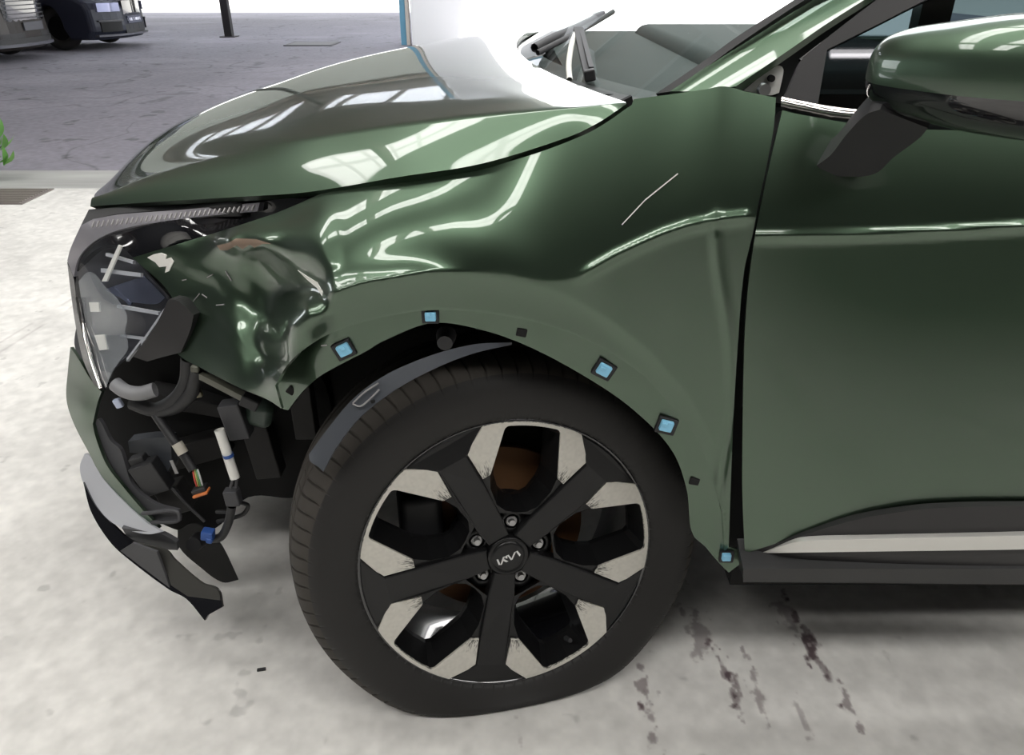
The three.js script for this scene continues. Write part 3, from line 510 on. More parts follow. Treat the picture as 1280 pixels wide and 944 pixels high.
// ---- door
const dTop = [[978, 138, 1.045], [1000, 143, 1.042], [1072, 155, 1.03], [1160, 162, 1.02], [1280, 162, 1.015], [1480, 150, 1.01]];
const dOut = [[978, 138, 1.045, 1], [1000, 143, 1.042], [1072, 155, 1.03], [1160, 162, 1.02], [1280, 162, 1.015], [1480, 150, 1.01, 1], [1480, 275, 0.958], [1480, 450, 0.94], [1480, 633, 0.91, 1], [1280, 633, 0.912], [1204, 634, 0.912], [1142, 638, 0.913], [1070, 650, 0.915], [1001, 670, 0.92], [931, 692, 0.928, 1], [928, 620, 0.93], [928, 560, 0.94], [930, 440, 0.953], [935, 360, 0.96], [943, 300, 0.964], [950, 262, 0.978], [962, 205, 1.008]];
const doorTop = [[940, 1.02], [978, 1.018], [1072, 1.01], [1160, 1.005], [1280, 1.002], [1500, 1.0]], doorLow = [[900, 0.92], [1000, 0.9], [1140, 0.888], [1500, 0.88]], doorCrease = [[920, 296], [1050, 294], [1160, 290], [1280, 283], [1510, 270]];
const doorD = (x, y) => {
  const c = lerpTable(doorCrease, x), dc = 0.964 - 0.000022 * (x - 940);
  if (y < c) { const q = (c - y) / (c - 145); return dc + (lerpTable(doorTop, x) - dc) * Math.pow(q, 1.25); }
  const q = (y - c) / (660 - c); return dc + (lerpTable(doorLow, x) - dc) * Math.pow(q, 1.15);
};
const door = part('front_door', sheet(dOut, [], { df: doorD, step: 6, eps: 2, th: 0.006, disp: (x, y) => -0.0045 * Math.exp(-((distLine(doorCrease, x, y)[0] / 6) ** 2)) }), M.paint);
part('door_edge_gap', sheet([[962, 150, 1.08, 1], [985, 130, 1.08, 1], [960, 240, 1.03], [940, 360, 1.0], [934, 560, 0.975], [934, 712, 0.955, 1], [905, 712, 0.96, 1], [905, 560, 0.98], [910, 360, 1.0], [935, 240, 1.03]], [], { step: 12, th: 0.02 }), M.darker, door);
const clad = part('door_cladding', sheet([[931, 692, 1, 1], [1001, 670, 1], [1070, 650, 1], [1142, 638, 1], [1204, 634, 1], [1280, 633, 1], [1480, 633, 1, 1], [1480, 708, 1, 1], [1280, 711, 1], [1100, 711, 1], [931, 711, 1, 1]], [], { df: (x, y) => lerpTable(doorLow, x) - 0.008 * smooth(931, 1010, x) + 0.012 * smooth(690, 712, y), step: 7, th: 0.012 }), M.satin, door, 'matte black lower door cladding');
part('door_strip', sheet([[954, 690.5, 1, 1], [998, 677.5, 1], [1100, 674, 1], [1280, 670, 1], [1480, 664, 1, 1], [1480, 683, 1, 1], [1280, 687, 1], [1100, 689.5, 1], [960, 691.5, 1, 1]], [], { df: (x, y) => lerpTable(doorLow, x) - 0.018 * smooth(940, 1010, x), step: 6, th: 0.01 }), M.silver, door, 'satin silver strip on the cladding');
part('sill', [sheet([[929, 711, 1, 1], [1100, 711, 1], [1280, 711, 1], [1480, 708, 1, 1], [1480, 732, 1, 1], [1280, 731, 1], [1100, 729, 1], [929, 728, 1, 1]], [], { df: (x, y) => 0.882 + 0.02 * (y - 711) / 18, step: 7, th: 0.05 })], std(lin(0.018, 0.018, 0.019), 0.55), car);
part('underbody', [box(3.0, 0.14, 1.74, 1.9, 0.235, -1.93), box(1.0, 0.1, 1.3, -0.1, 0.24, -1.98)], M.darker);
part('bumper_core', box(0.26, 0.34, 1.25, -0.7, 0.36, -2.1), M.darker);

// window line, glass, pillar
const beltMid = [[976, 128], [1000, 133], [1040, 141], [1090, 145], [1280, 149], [1480, 140]];
part('belt_trim', sheet([[977, 121, 1, 1], [1000, 126, 1], [1040, 133, 1], [1090, 138, 1], [1280, 140, 1], [1480, 132, 1, 1], [1480, 148, 1, 1], [1280, 157, 1], [1090, 152, 1], [1040, 149, 1], [1000, 141, 1], [976, 135, 1, 1]], [], { df: (x, y) => 1.046 - 0.00012 * (x - 977) - 0.009 * (1 - ((y - lerpTable(beltMid, x)) / 9) ** 2), step: 4, th: 0.003 }), M.chrome, door, 'chrome strip under the side window');
const winD = (x, y) => 1.06 + 0.00045 * (125 - y) - 0.00008 * (x - 1000);
const sideGlass = [[1012, 124, 1, 1], [1030, 62, 1], [1046, 54, 1], [1170, -5, 1], [1330, -70, 1], [1500, -80, 1, 1], [1500, 135, 1, 1], [1280, 142, 1], [1090, 141, 1], [1040, 134, 1]];
part('window_glass', sheet(sideGlass, [], { df: winD, step: 14, th: 0, add: 0.006 }), M.tint, door, 'dark side window glass');
part('door_card', box(1.3, 0.5, 0.05, 1.05, 0.7, -1.12), M.seat, door);
part('window_frame', [sheet([[980, 120, 1, 1], [985, 112, 1], [1001, 76, 1], [1010, 66, 1, 1], [1090, 4, 1], [1140, -30, 1], [1330, -110, 1, 1], [1330, -70, 1, 1], [1175, -8, 1], [1090, 34, 1], [1046, 56, 1], [1034, 62, 1, 1], [1022, 132, 1, 1], [1000, 126, 1]], [], { df: winD, step: 7, th: 0.012 })], M.satin, door, 'black window frame');
part('frame_lip', ptube([[1000, 76, 1.085], [1040, 46, 1.1], [1072, 28, 1.112], [1110, 4, 1.125]], 0.003, 16, 6), M.gloss, door);
const pillarD = (x, y) => { const t = (114 - y) / 178, xl = 838 + 272 * t, xr = 920 + 270 * t, c = Math.min(1.1, Math.max(0, (x - xl) / (xr - xl))); return 1.115 + 0.085 * t + (-0.045 + 0.01 * t) * Math.pow(c, 1.4); };
const pillar = part('windscreen_pillar', sheet([[838, 114, 1, 1], [870, 92, 1], [925, 52, 1], [1003, 0, 1], [1110, -64, 1, 1], [1190, -70, 1, 1], [1080, 0, 1], [1030, 32, 1], [990, 60, 1], [955, 84, 1], [920, 108, 1, 1], [905, 110, 1], [880, 114, 1]], [], { df: pillarD, step: 6, th: 0.01 }), M.paint);
part('pillar_seal', sheet([[820, 117, 1.16, 1], [880, 76, 1.168], [921, 46, 1.176], [1000, -5, 1.195], [1100, -70, 1.22, 1], [1112, -66, 1.218, 1], [1004, 1, 1.188], [926, 53, 1.168], [872, 92, 1.155], [840, 114, 1.15, 1]], [], { step: 6, th: 0.01, add: -0.03 }), M.plastic);
const gusset = part('pillar_gusset', sheet([[930, 113, 1.12, 1], [952, 94, 1.12, 1], [972, 82, 1.12], [979, 86, 1.115], [974, 116, 1.11, 1], [964, 119, 1.11], [944, 116, 1.115]], [], { step: 4, th: 0.006 }), M.white, car, 'pale metal bracket at the pillar foot');
part('gusset_bolt', [at(955, 112, 1.105)].map(p => new THREE.CylinderGeometry(0.008, 0.009, 0.01, 16).rotateX(Math.PI / 2).translate(p.x, p.y, p.z)), M.steel, gusset);
part('gusset_hole', [at(964, 98, 1.111)].map(p => new THREE.CylinderGeometry(0.0045, 0.0045, 0.008, 14).rotateX(Math.PI / 2).translate(p.x, p.y, p.z)), M.darker, gusset);
part('pillar_gap', sheet([[915, 118, 1.16, 1], [990, 52, 1.16], [1080, -2, 1.18, 1], [1110, -10, 1.18, 1], [1010, 70, 1.14], [985, 130, 1.1, 1], [940, 125, 1.12]], [], { step: 10, th: 0.01 }), M.darker);

// windscreen, cowl, wipers
const wsBase = z => { const v = (z + 1.93) / 0.8; return V(0.015 + 0.185 * v * v, 1.018 + DY, z); };
const wsP = (u, v) => { const z = -1.125 - 1.6 * v, b = wsBase(z), k = u, zz = -1.93 + (z + 1.93) * (1 - 0.12 * k); return V(b.x + 0.98 * k - 0.06 * k * (1 - Math.abs(2 * v - 1)), b.y + 0.50 * k + 0.05 * k * (1 - k), zz); };
part('windscreen', grid((v, u) => wsP(u, v), 40, 20), M.glass);
part('cowl', grid((v, u) => { const z = -1.1 - 1.66 * v, b = wsBase(z); return V(b.x - 0.10 + 0.14 * u, 0.985 + DY + 0.028 * u, z); }, 30, 4, 0.01), M.plastic);
part('dashboard', [box(0.5, 0.12, 1.3, 0.62, 0.96, -1.93, 0.04), box(0.5, 0.05, 1.4, 0.35, 0.97, -1.93)], M.seat);
const wiper = part('wiper', [ptube([[668, 60, 1.66], [690, 48, 1.72], [720, 35, 1.82], [750, 20, 1.98]], 0.009, 20, 8), ptube([[672, 66, 1.62], [700, 52, 1.66], [735, 33, 1.78], [766, 15, 1.98]], 0.006, 20, 8)], M.plasticGrey, car, 'folded wiper at the base of the windscreen');
part('wiper_cap', [boxAt(749, 20, 1.95, 0.028, 0.016, 0.03, 0.3)], M.plastic, wiper);
const wiper2 = part('wiper_arm', [strip(at(722, 36, 1.55), at(737, 98, 1.34), 0.016, 0.008), strip(at(726, 38, 1.55), at(739, 88, 1.36), 0.008, 0.012)], M.plasticGrey, car, 'raised wiper arm');
part('washer_hose', ptube([[712, 100, 1.34], [711, 80, 1.4], [716, 50, 1.5], [722, 38, 1.55]], 0.005, 16, 8), M.white, wiper2);
part('arm_pivot', [boxAt(737, 94, 1.33, 0.018, 0.018, 0.02, 0.2)], M.plastic, wiper2);

// ---- mirror: section lofted from the inner end near the door to the outer end
const mirror = new THREE.Group(); mirror.name = 'side_mirror'; mirror.userData.label = 'green door mirror on a black foot'; car.add(mirror);
const mA = V(0.415, 1.08 + DY, -0.945), mB = V(0.60, 1.098 + DY, -0.66);
const mSec = [[0, 0.01, 0.01], [0.03, 0.03, 0.024], [0.1, 0.042, 0.04], [0.25, 0.05, 0.054], [0.45, 0.057, 0.066], [0.7, 0.058, 0.066], [0.86, 0.05, 0.056], [0.95, 0.042, 0.042], [1, 0.016, 0.014]];
const mDir = mB.clone().sub(mA).normalize(), mSide = V(-mDir.z, 0, mDir.x).normalize().multiplyScalar(-1); if (mSide.x > 0) mSide.negate(); // forward (-x)
const mP = (s, a) => { const c = mA.clone().lerp(mB, s), hh = lerpTable(mSec.map(q => [q[0], q[1]]), s), tt = lerpTable(mSec.map(q => [q[0], q[2]]), s); const ca = Math.cos(a), sa = Math.sin(a), e = 0.8; const fx = Math.sign(ca) * Math.pow(Math.abs(ca), e) * tt, fy = Math.sign(sa) * Math.pow(Math.abs(sa), e) * hh; return c.addScaledVector(mSide, fx > 0 ? fx : fx * 0.7).add(V(0, fy, 0)); };
const mBand = (a0, a1, off = 0) => grid((u, v) => { const s = 0.5 - 0.5 * Math.cos(Math.PI * v), p = mP(s, a0 + (a1 - a0) * u); if (off) p.addScaledVector(mSide, off); return p; }, 28, 48);
const lowA = -0.2;
part('mirror_cap', mBand(lowA + 0.0, Math.PI - 0.3), M.paint, mirror, 'glossy green mirror cap');
part('mirror_band', mBand(lowA - 0.32, lowA), M.gloss, mirror, 'dark turn signal band');
part('mirror_housing', mBand(-Math.PI - 0.3, lowA - 0.32), M.gloss, mirror, 'black lower mirror housing');
part('mirror_foot', sheet([[1021, 207, 0.98, 1], [1038, 194, 0.972], [1060, 166, 0.945], [1083, 143, 0.91], [1100, 137, 0.885, 1], [1160, 160, 0.86, 1], [1150, 172, 0.87], [1117, 197, 0.92], [1094, 217, 0.96], [1060, 221, 0.975], [1032, 217, 0.985]], [[1080, 180, 0.93]], { flat: true, step: 5, th: 0.035 }), M.plastic, mirror, 'black mirror foot');

// ---- headlight
const headlight = new THREE.Group(); headlight.name = 'headlight'; headlight.userData.label = 'broken headlight with a dark frame'; car.add(headlight);
const lensOut = [[95, 348, 1.285], [111, 317, 1.27], [126, 307, 1.255], [146, 303, 1.24], [163, 316, 1.225], [182, 340, 1.205], [209, 371, 1.185, 1], [212, 380, 1.18, 1], [177, 431, 1.175], [150, 453, 1.175], [141, 463, 1.175], [132, 487, 1.175, 1], [124, 484, 1.185, 1], [109, 440, 1.23], [97, 385, 1.275]];
const lensD = tps(lensOut.concat([[150, 380, 1.2]]), 2e-5);
part('headlight_lens', sheet(lensOut, [], { df: lensD, step: 6, th: 0 }), M.lens, headlight, 'clear outer lens');
part('headlight_shell', sheet(lensOut, [], { df: (x, y) => lensD(x, y) + 0.02 + 0.05 * smooth(95, 150, x) * (1 - 0.6 * smooth(170, 212, x)) * (1 - 0.5 * smooth(430, 487, y)), step: 6, th: 0.004 }), std(lin(0.12, 0.12, 0.135), 0.3, 0.5), headlight);
part('broken_lens', sheet([[98, 352, 1, 1], [112, 340, 1], [130, 358, 1], [146, 374, 1, 1], [158, 396, 1], [155, 414, 1, 1], [159, 436, 1], [148, 452, 1, 1], [140, 464, 1, 1], [131, 484, 1, 1], [120, 462, 1], [108, 410, 1]], [], { df: (x, y) => lensD(x, y) + 0.008, step: 6, th: 0.002 }), M.lensHaze, headlight, 'cracked hazy inner lens');
part('reflector', [sheet([[130, 362, 1, 1], [180, 345, 1, 1], [206, 372, 1, 1], [196, 380, 1], [165, 378, 1, 1], [162, 382, 1], [156, 376, 1]], [], { df: (x, y) => lensD(x, y) + 0.025, step: 5, th: 0.004 })], std(lin(0.35, 0.38, 0.52), 0.15, 0.9), headlight, 'bluish chrome reflector');
[[[148, 306], [152, 308], [133, 352], [127, 352]], [[111, 378], [123, 378], [124, 390], [113, 390]], [[118, 419], [130, 418], [134, 437], [124, 438]]].forEach(q => part('light_bar', sheet(q.map(p => [p[0], p[1], 1, 1]), [], { df: (x, y) => lensD(x, y) + 0.006, step: 4, th: 0.003 }), M.white, headlight, 'pale light guide piece'));
[[[132, 318], [166, 328], 4], [[126, 338], [176, 344], 5], [[146, 383], [198, 392], 4], [[150, 420], [182, 424], 3], [[158, 450], [178, 424], 4], [[176, 430], [208, 384], 5]].forEach(([a, b, w]) => part('inner_fin', sheet([[a[0], a[1] - w / 2, 1, 1], [b[0], b[1] - w / 2, 1, 1], [b[0], b[1] + w / 2, 1, 1], [a[0], a[1] + w / 2, 1, 1]], [], { df: (x, y) => lensD(x, y) + 0.018, step: 4, th: 0.006 }), M.greySilver, headlight, 'grey inner fin'));
part('headlight_bracket', sheet([[211, 374, 1.17, 1], [222, 376, 1.165], [242, 394, 1.155, 1], [238, 412, 1.155], [226, 441, 1.155, 1], [205, 446, 1.165], [184, 452, 1.175, 1], [166, 446, 1.175, 1], [178, 431, 1.172], [196, 404, 1.17]], [], { step: 5, th: 0.03 }), M.satin, headlight, 'black side bracket');
part('drl_band', sheet([[84, 326, 1.305, 1], [88, 311, 1.3], [101, 282, 1.3, 1], [116, 274, 1.3, 1], [150, 268, 1.285], [230, 262, 1.25], [325, 253, 1.19, 1], [322, 264, 1.19, 1], [250, 271, 1.235], [190, 279, 1.255], [150, 287, 1.27], [126, 297, 1.28], [107, 311, 1.29], [97, 326, 1.295], [92, 346, 1.295, 1]], [], { step: 4, th: 0.012 }), M.drl, headlight, 'ribbed grey running light band');
part('drl_rib', Array.from({ length: 34 }, (_, i) => { const t = i / 33, x = 118 + 200 * t, y = 275.5 - 22 * t * 0.9, h = 9 - 2 * t; return strip(at(x, y + h * 0.15, 1.292 - 0.105 * t), at(x - 3, y + h, 1.285 - 0.105 * t), 0.0022, 0.003); }), M.paleGrey, headlight);
part('drl_surround', sheet([[92, 346, 1.305, 1], [98, 325, 1.3], [110, 308, 1.295], [150, 287, 1.28], [250, 271, 1.25], [324, 263, 1.205, 1], [328, 252, 1.2, 1], [398, 241, 1.16, 1], [366, 260, 1.175], [279, 290, 1.215], [219, 308, 1.235], [168, 324, 1.245, 1], [150, 308, 1.255], [126, 309, 1.27], [108, 322, 1.285]], [[230, 285, 1.225]], { step: 6, th: 0.01 }), M.gloss, headlight, 'gloss black surround');
part('hood_gap_trim', sheet([[111, 262, 1.39, 1], [200, 255, 1.32], [300, 249, 1.215], [400, 239, 1.15, 1], [330, 252, 1.225], [230, 261, 1.26], [150, 267, 1.295], [115, 274, 1.315, 1], [101, 282, 1.32, 1]], [], { step: 6, th: 0.02, add: 0.012 }), M.plastic, headlight);
part('front_edge_trim', sheet([[84, 328, 1.31, 1], [92, 348, 1.295], [97, 390, 1.275], [110, 440, 1.225], [124, 484, 1.185, 1], [118, 482, 1.19, 1], [104, 450, 1.235], [95, 410, 1.275], [89, 370, 1.3]], [], { step: 4, th: 0.02 }), M.gloss, headlight);
part('chrome_edge', ptube([[97, 372, 1.27], [104, 410, 1.25], [114, 450, 1.21], [126, 486, 1.175]], 0.004, 20, 6), M.chrome, headlight);

// ---- bumper
const bumper = new THREE.Group(); bumper.name = 'front_bumper'; bumper.userData.label = 'torn front bumper hanging off'; car.add(bumper);
part('bumper_cover', sheet([[88, 434, 1.27, 1], [85, 462, 1.265], [83, 499, 1.25], [92, 529, 1.23], [111, 566, 1.2], [129, 599, 1.175], [163, 636, 1.14], [196, 662, 1.115, 1], [200, 660, 1.115, 1], [177, 636, 1.13], [155, 610, 1.15], [133, 581, 1.17], [119, 545, 1.19], [116, 530, 1.2, 1], [122, 503, 1.2], [127, 490, 1.195, 1], [113, 474, 1.215], [100, 452, 1.24]], [[103, 510, 1.215]], { step: 5, th: 0.006 }), M.paint, bumper, 'green bumper corner, torn edge');
part('bumper_step', sheet([[96, 405, 1.3, 1], [110, 440, 1.25], [124, 486, 1.2, 1], [127, 490, 1.2, 1], [112, 472, 1.225], [100, 450, 1.25], [93, 430, 1.28]], [], { step: 4, th: 0.006 }), M.plasticGrey, bumper);
part('bumper_skid', sheet([[106, 567, 1.205, 1], [100, 582, 1.2], [103, 601, 1.185], [118, 629, 1.155], [137, 651, 1.13], [158, 662, 1.115], [185, 668, 1.105], [203, 665, 1.105, 1], [185, 655, 1.115, 1], [163, 636, 1.142], [129, 599, 1.178], [114, 572, 1.197]], [[130, 630, 1.15]], { flat: true, step: 4, th: 0.006 }), M.greySilver, bumper, 'silver skid trim piece');
part('bumper_lip', sheet([[104, 603, 1.185, 1], [114, 640, 1.15], [137, 677, 1.12], [159, 698, 1.1], [211, 737, 1.055], [233, 749, 1.045], [256, 776, 1.035, 1], [260, 769, 1.04, 1], [278, 759, 1.055, 1], [272, 737, 1.065], [252, 729, 1.07], [218, 700, 1.085], [207, 688, 1.09], [166, 677, 1.115], [144, 659, 1.135], [120, 633, 1.165]], [[180, 700, 1.085], [230, 735, 1.05]], { flat: true, step: 5, th: 0.006 }), M.gloss, bumper, 'black lower lip with a ragged loose end');
part('lip_liner', sheet([[166, 678, 1.11, 1], [207, 688, 1.088], [218, 700, 1.08], [252, 729, 1.063], [272, 738, 1.058], [276, 757, 1.05, 1], [258, 766, 1.037, 1], [238, 748, 1.042, 1], [214, 732, 1.055, 1], [205, 712, 1.07], [180, 696, 1.09]], [], { flat: true, step: 5, th: 0.004 }), std(lin(0.035, 0.034, 0.03), 0.7), bumper);
part('lip_flange', sheet([[150, 689, 1.105, 1], [166, 679, 1.1, 1], [196, 690, 1.085, 1], [204, 712, 1.07], [212, 735, 1.05, 1]], [], { flat: true, step: 5, th: 0.004 }), M.plasticGrey, bumper);
part('bumper_strut', sheet([[117, 527, 1.21, 1], [123, 524, 1.21], [138, 551, 1.19], [150, 562, 1.18], [157, 583, 1.17], [166, 607, 1.16], [192, 629, 1.14], [222, 638, 1.12, 1], [222, 652, 1.12, 1], [198, 652, 1.125], [172, 634, 1.14], [146, 594, 1.165], [128, 556, 1.19]], [], { flat: true, step: 5, th: 0.008 }), M.plasticGrey, bumper, 'torn grey bumper bracket');
part('bumper_bracket', [sheet([[152, 660, 1.125, 1], [178, 664, 1.12], [200, 667, 1.115], [221, 678, 1.105, 1], [222, 688, 1.105, 1], [195, 686, 1.11], [165, 678, 1.12]], [], { flat: true, step: 5, th: 0.008 }), ptube([[178, 642, 1.125], [222, 640, 1.11], [224, 650, 1.108], [190, 653, 1.12]], 0.004, 20, 6)], M.plasticGrey, bumper);
part('splash_shield', sheet([[222, 664, 1.2, 1], [245, 655, 1.22], [268, 672, 1.22], [279, 685, 1.22], [298, 725, 1.2, 1], [278, 728, 1.2], [250, 709, 1.19], [224, 684, 1.19]], [], { flat: true, step: 6, th: 0.004 }), std(lin(0.014, 0.014, 0.014), 0.7), bumper, 'dark splash shield hanging down');

{ // front face between the corners
  const fx = z => -0.93 + 0.13 * ((z + 1.93) / 0.52) ** 2;
  const fascia = part('front_fascia', grid((u, v) => { const z = -1.43 - u, y = 0.46 + 0.27 * v; return V(fx(z) + 0.03 * (1 - v), y + DY, z); }, 24, 6, 0.012), M.gloss, bumper, 'black grille face');
  part('front_lower_cover', grid((u, v) => { const z = -1.43 - u, y = 0.22 + 0.24 * v; return V(fx(z) + 0.03 + 0.05 * (1 - v), y + DY, z); }, 24, 6, 0.012), M.paint, bumper);
  for (let i = 0; i < 5; i++) part('grille_bar', grid((u, v) => { const z = -1.45 - 0.96 * u, y = 0.5 + i * 0.045; return V(fx(z) - 0.008, y + 0.008 * v + DY, z); }, 20, 1, 0.01), M.satin, bumper);
}
// ---- exposed bay behind the bumper
const bay = new THREE.Group(); bay.name = 'exposed_bay'; bay.userData.label = 'dark exposed space with cables behind the bumper'; car.add(bay);
part('bay_back', sheet([[118, 470, 1.34, 1], [180, 440, 1.34], [250, 440, 1.34], [360, 500, 1.28], [400, 470, 1.3], [420, 600, 1.3, 1], [370, 622, 1.3], [310, 622, 1.3], [270, 660, 1.27], [230, 665, 1.25], [180, 640, 1.25], [140, 590, 1.28], [120, 530, 1.33]], [], { step: 12, th: 0.02 }), M.darker, bay);
part('bay_structure', [boxAt(240, 500, 1.3, 0.16, 0.03, 0.05, -0.2), boxAt(330, 560, 1.25, 0.05, 0.12, 0.04, 0.1), boxAt(250, 560, 1.28, 0.12, 0.05, 0.04, 0.3), boxAt(220, 620, 1.2, 0.05, 0.06, 0.04, 0.3), boxAt(380, 510, 1.2, 0.04, 0.12, 0.03)], std(lin(0.014, 0.013, 0.013), 0.7), bay);
part('pale_pipe', ptube([[144, 480, 1.19], [157, 489, 1.18], [175, 492, 1.175], [194, 487, 1.18]], 0.013, 24, 12), std(lin(0.22, 0.22, 0.23), 0.45), bay, 'bent pale grey pipe');
part('black_harness', [ptube([[236, 448, 1.17], [233, 478, 1.175], [217, 501, 1.18], [192, 512, 1.19], [165, 503, 1.2]], 0.013, 32, 10), ptube([[247, 462, 1.16], [240, 490, 1.165], [222, 508, 1.175], [200, 515, 1.185]], 0.012, 32, 10)], M.plastic, bay, 'curved black cable harness');
part('bay_bracket', [strip(at(252, 469, 1.14), at(310, 499, 1.1), 0.012, 0.012), boxAt(244, 461, 1.135, 0.014, 0.012, 0.01, -0.1)], M.olive, bay, 'olive metal bracket bar');
part('bracket_end', boxAt(313, 502, 1.09, 0.03, 0.02, 0.02, -0.5), M.plastic, bay);
part('connector_block', [boxAt(295, 524, 1.15, 0.038, 0.07, 0.03, 0.15)], M.plasticGrey, bay, 'dark ribbed connector block');
part('green_bottle', boxAt(325, 515, 1.17, 0.05, 0.05, 0.04, -0.3, 0, 0, 0.015), std(lin(0.05, 0.075, 0.06), 0.4), bay);
part('taped_cable', ptube([[274, 537, 1.12], [281, 558, 1.115], [288, 580, 1.11], [294, 598, 1.105]], 0.0085, 24, 12), M.white, bay, 'white taped cable');
part('tape_band', [ptube([[284.5, 567, 1.111], [286, 571, 1.111]], 0.0092, 4, 12)], M.deepBlue, bay);
part('cable_plug', [boxAt(291, 621, 1.11, 0.026, 0.032, 0.02, 0.05), ptube([[291, 600, 1.105], [288, 610, 1.105]], 0.003, 6, 6), ptube([[296, 598, 1.105], [295, 610, 1.105]], 0.003, 6, 6)], M.plasticGrey, bay, 'grey cable plug');
part('hanging_cable', [ptube([[290, 632, 1.11], [285, 655, 1.12], [275, 672, 1.13], [262, 674, 1.14]], 0.008, 20, 10), ptube([[300, 628, 1.12], [310, 632, 1.13], [305, 642, 1.13], [290, 648, 1.13], [272, 652, 1.14]], 0.004, 24, 8), ptube([[271, 640, 1.13], [290, 640, 1.12]], 0.004, 8, 8)], M.plastic, bay);
part('blue_plug', [boxAt(260, 668, 1.12, 0.022, 0.019, 0.02, -0.2), boxAt(263, 673, 1.118, 0.012, 0.012, 0.02, -0.2)], M.deepBlue, bay, 'blue plug');
part('plug_rear', new THREE.CylinderGeometry(0.014, 0.016, 0.03, 16).rotateX(1.2).translate(...at(246, 678, 1.14).toArray()), M.plastic, bay);
part('wrapped_cable', ptube([[192, 514, 1.19], [205, 533, 1.17], [219, 553, 1.15], [232, 572, 1.14], [242, 588, 1.13]], 0.0085, 28, 10), M.plastic, bay);
part('cable_label', ptube([[221, 554, 1.147], [229, 567, 1.141]], 0.0098, 6, 12), std(lin(0.45, 0.42, 0.36), 0.7), bay, 'pale label round the cable');
[[0.5, 0.06, 0.04], [0.35, 0.32, 0.1], [0.1, 0.25, 0.1], [0.5, 0.5, 0.5]].forEach((c, i) => part('wire', ptube([[241 + i * 2, 587, 1.13], [243 + i * 2.5, 598, 1.12], [246 + i * 2.5, 608, 1.12]], 0.0017, 10, 6), std(lin(...c), 0.5), bay));
part('orange_plug', [boxAt(251, 612, 1.12, 0.028, 0.013, 0.02, 0.35)], M.plastic, bay, 'orange-edged plug');
part('plug_seal', [boxAt(252, 616, 1.115, 0.03, 0.005, 0.02, 0.35)], M.orange, bay);
part('thin_rod', ptube([[215, 610, 1.14], [235, 632, 1.13], [256, 652, 1.12]], 0.003, 10, 6), M.plastic, bay);
part('slate_duct', [sheet([[160, 552, 1.2, 1], [186, 548, 1.19], [213, 547, 1.185, 1], [214, 580, 1.18], [208, 592, 1.18, 1], [196, 575, 1.19], [180, 568, 1.2], [162, 566, 1.205, 1]], [], { step: 5, th: 0.02 })], std(lin(0.035, 0.039, 0.047), 0.5), bay, 'slate plastic duct');
part('relay_box', [boxAt(190, 595, 1.17, 0.05, 0.065, 0.03, 0.35), boxAt(176, 578, 1.18, 0.03, 0.03, 0.02, 0.3)], std(lin(0.02, 0.02, 0.022), 0.5), bay);
part('paper_tag', boxAt(217.6, 584, 1.165, 0.007, 0.03, 0.002, 0.15), M.paleGrey, bay);
part('bright_bolt', boxAt(148, 504, 1.19, 0.014, 0.018, 0.01, 0.3), std(lin(0.5, 0.55, 0.7), 0.4), bay);
part('far_plates', [boxAt(222, 503, 1.24, 0.02, 0.02, 0.01, 0.3), boxAt(246, 492, 1.25, 0.02, 0.016, 0.01, 0.2)], std(lin(0.22, 0.2, 0.14), 0.6), bay);

// ---- the rest of the body (beyond the frame or hidden, so that light falls right)
part('roof', grid((u, v) => V(1.0 + 1.9 * u, 1.53 + 0.05 * Math.sin(Math.PI * u) - 0.06 * (2 * v - 1) ** 2, -1.3 - 1.26 * v), 16, 16, 0.03), M.paint);
part('far_side', [box(3.4, 0.62, 0.1, 1.6, 0.66, -2.83, 0.03), box(0.1, 0.6, 0.06, 1.35, 1.25, -2.72), box(0.12, 0.6, 0.06, 2.4, 1.25, -2.72)], M.paint);
part('rear_body', [box(0.5, 0.9, 1.7, 3.2, 0.8, -1.93, 0.1), box(1.9, 0.7, 0.08, 2.1, 0.66, -1.03, 0.03)], M.paint);
part('front_seat', [box(0.16, 0.62, 0.5, 1.4, 0.82, -1.5, 0.06), box(0.5, 0.16, 0.5, 1.1, 0.5, -1.5, 0.06), box(0.1, 0.18, 0.26, 1.44, 1.24, -1.5, 0.04)], M.seat);
part('cabin_floor', box(2.6, 0.05, 1.6, 1.6, 0.37, -1.93), M.darker);
part('far_front_wheel', new THREE.TorusGeometry(0.26, 0.105, 16, 48).translate(-0.03, 0.365, -2.72), M.rubber);

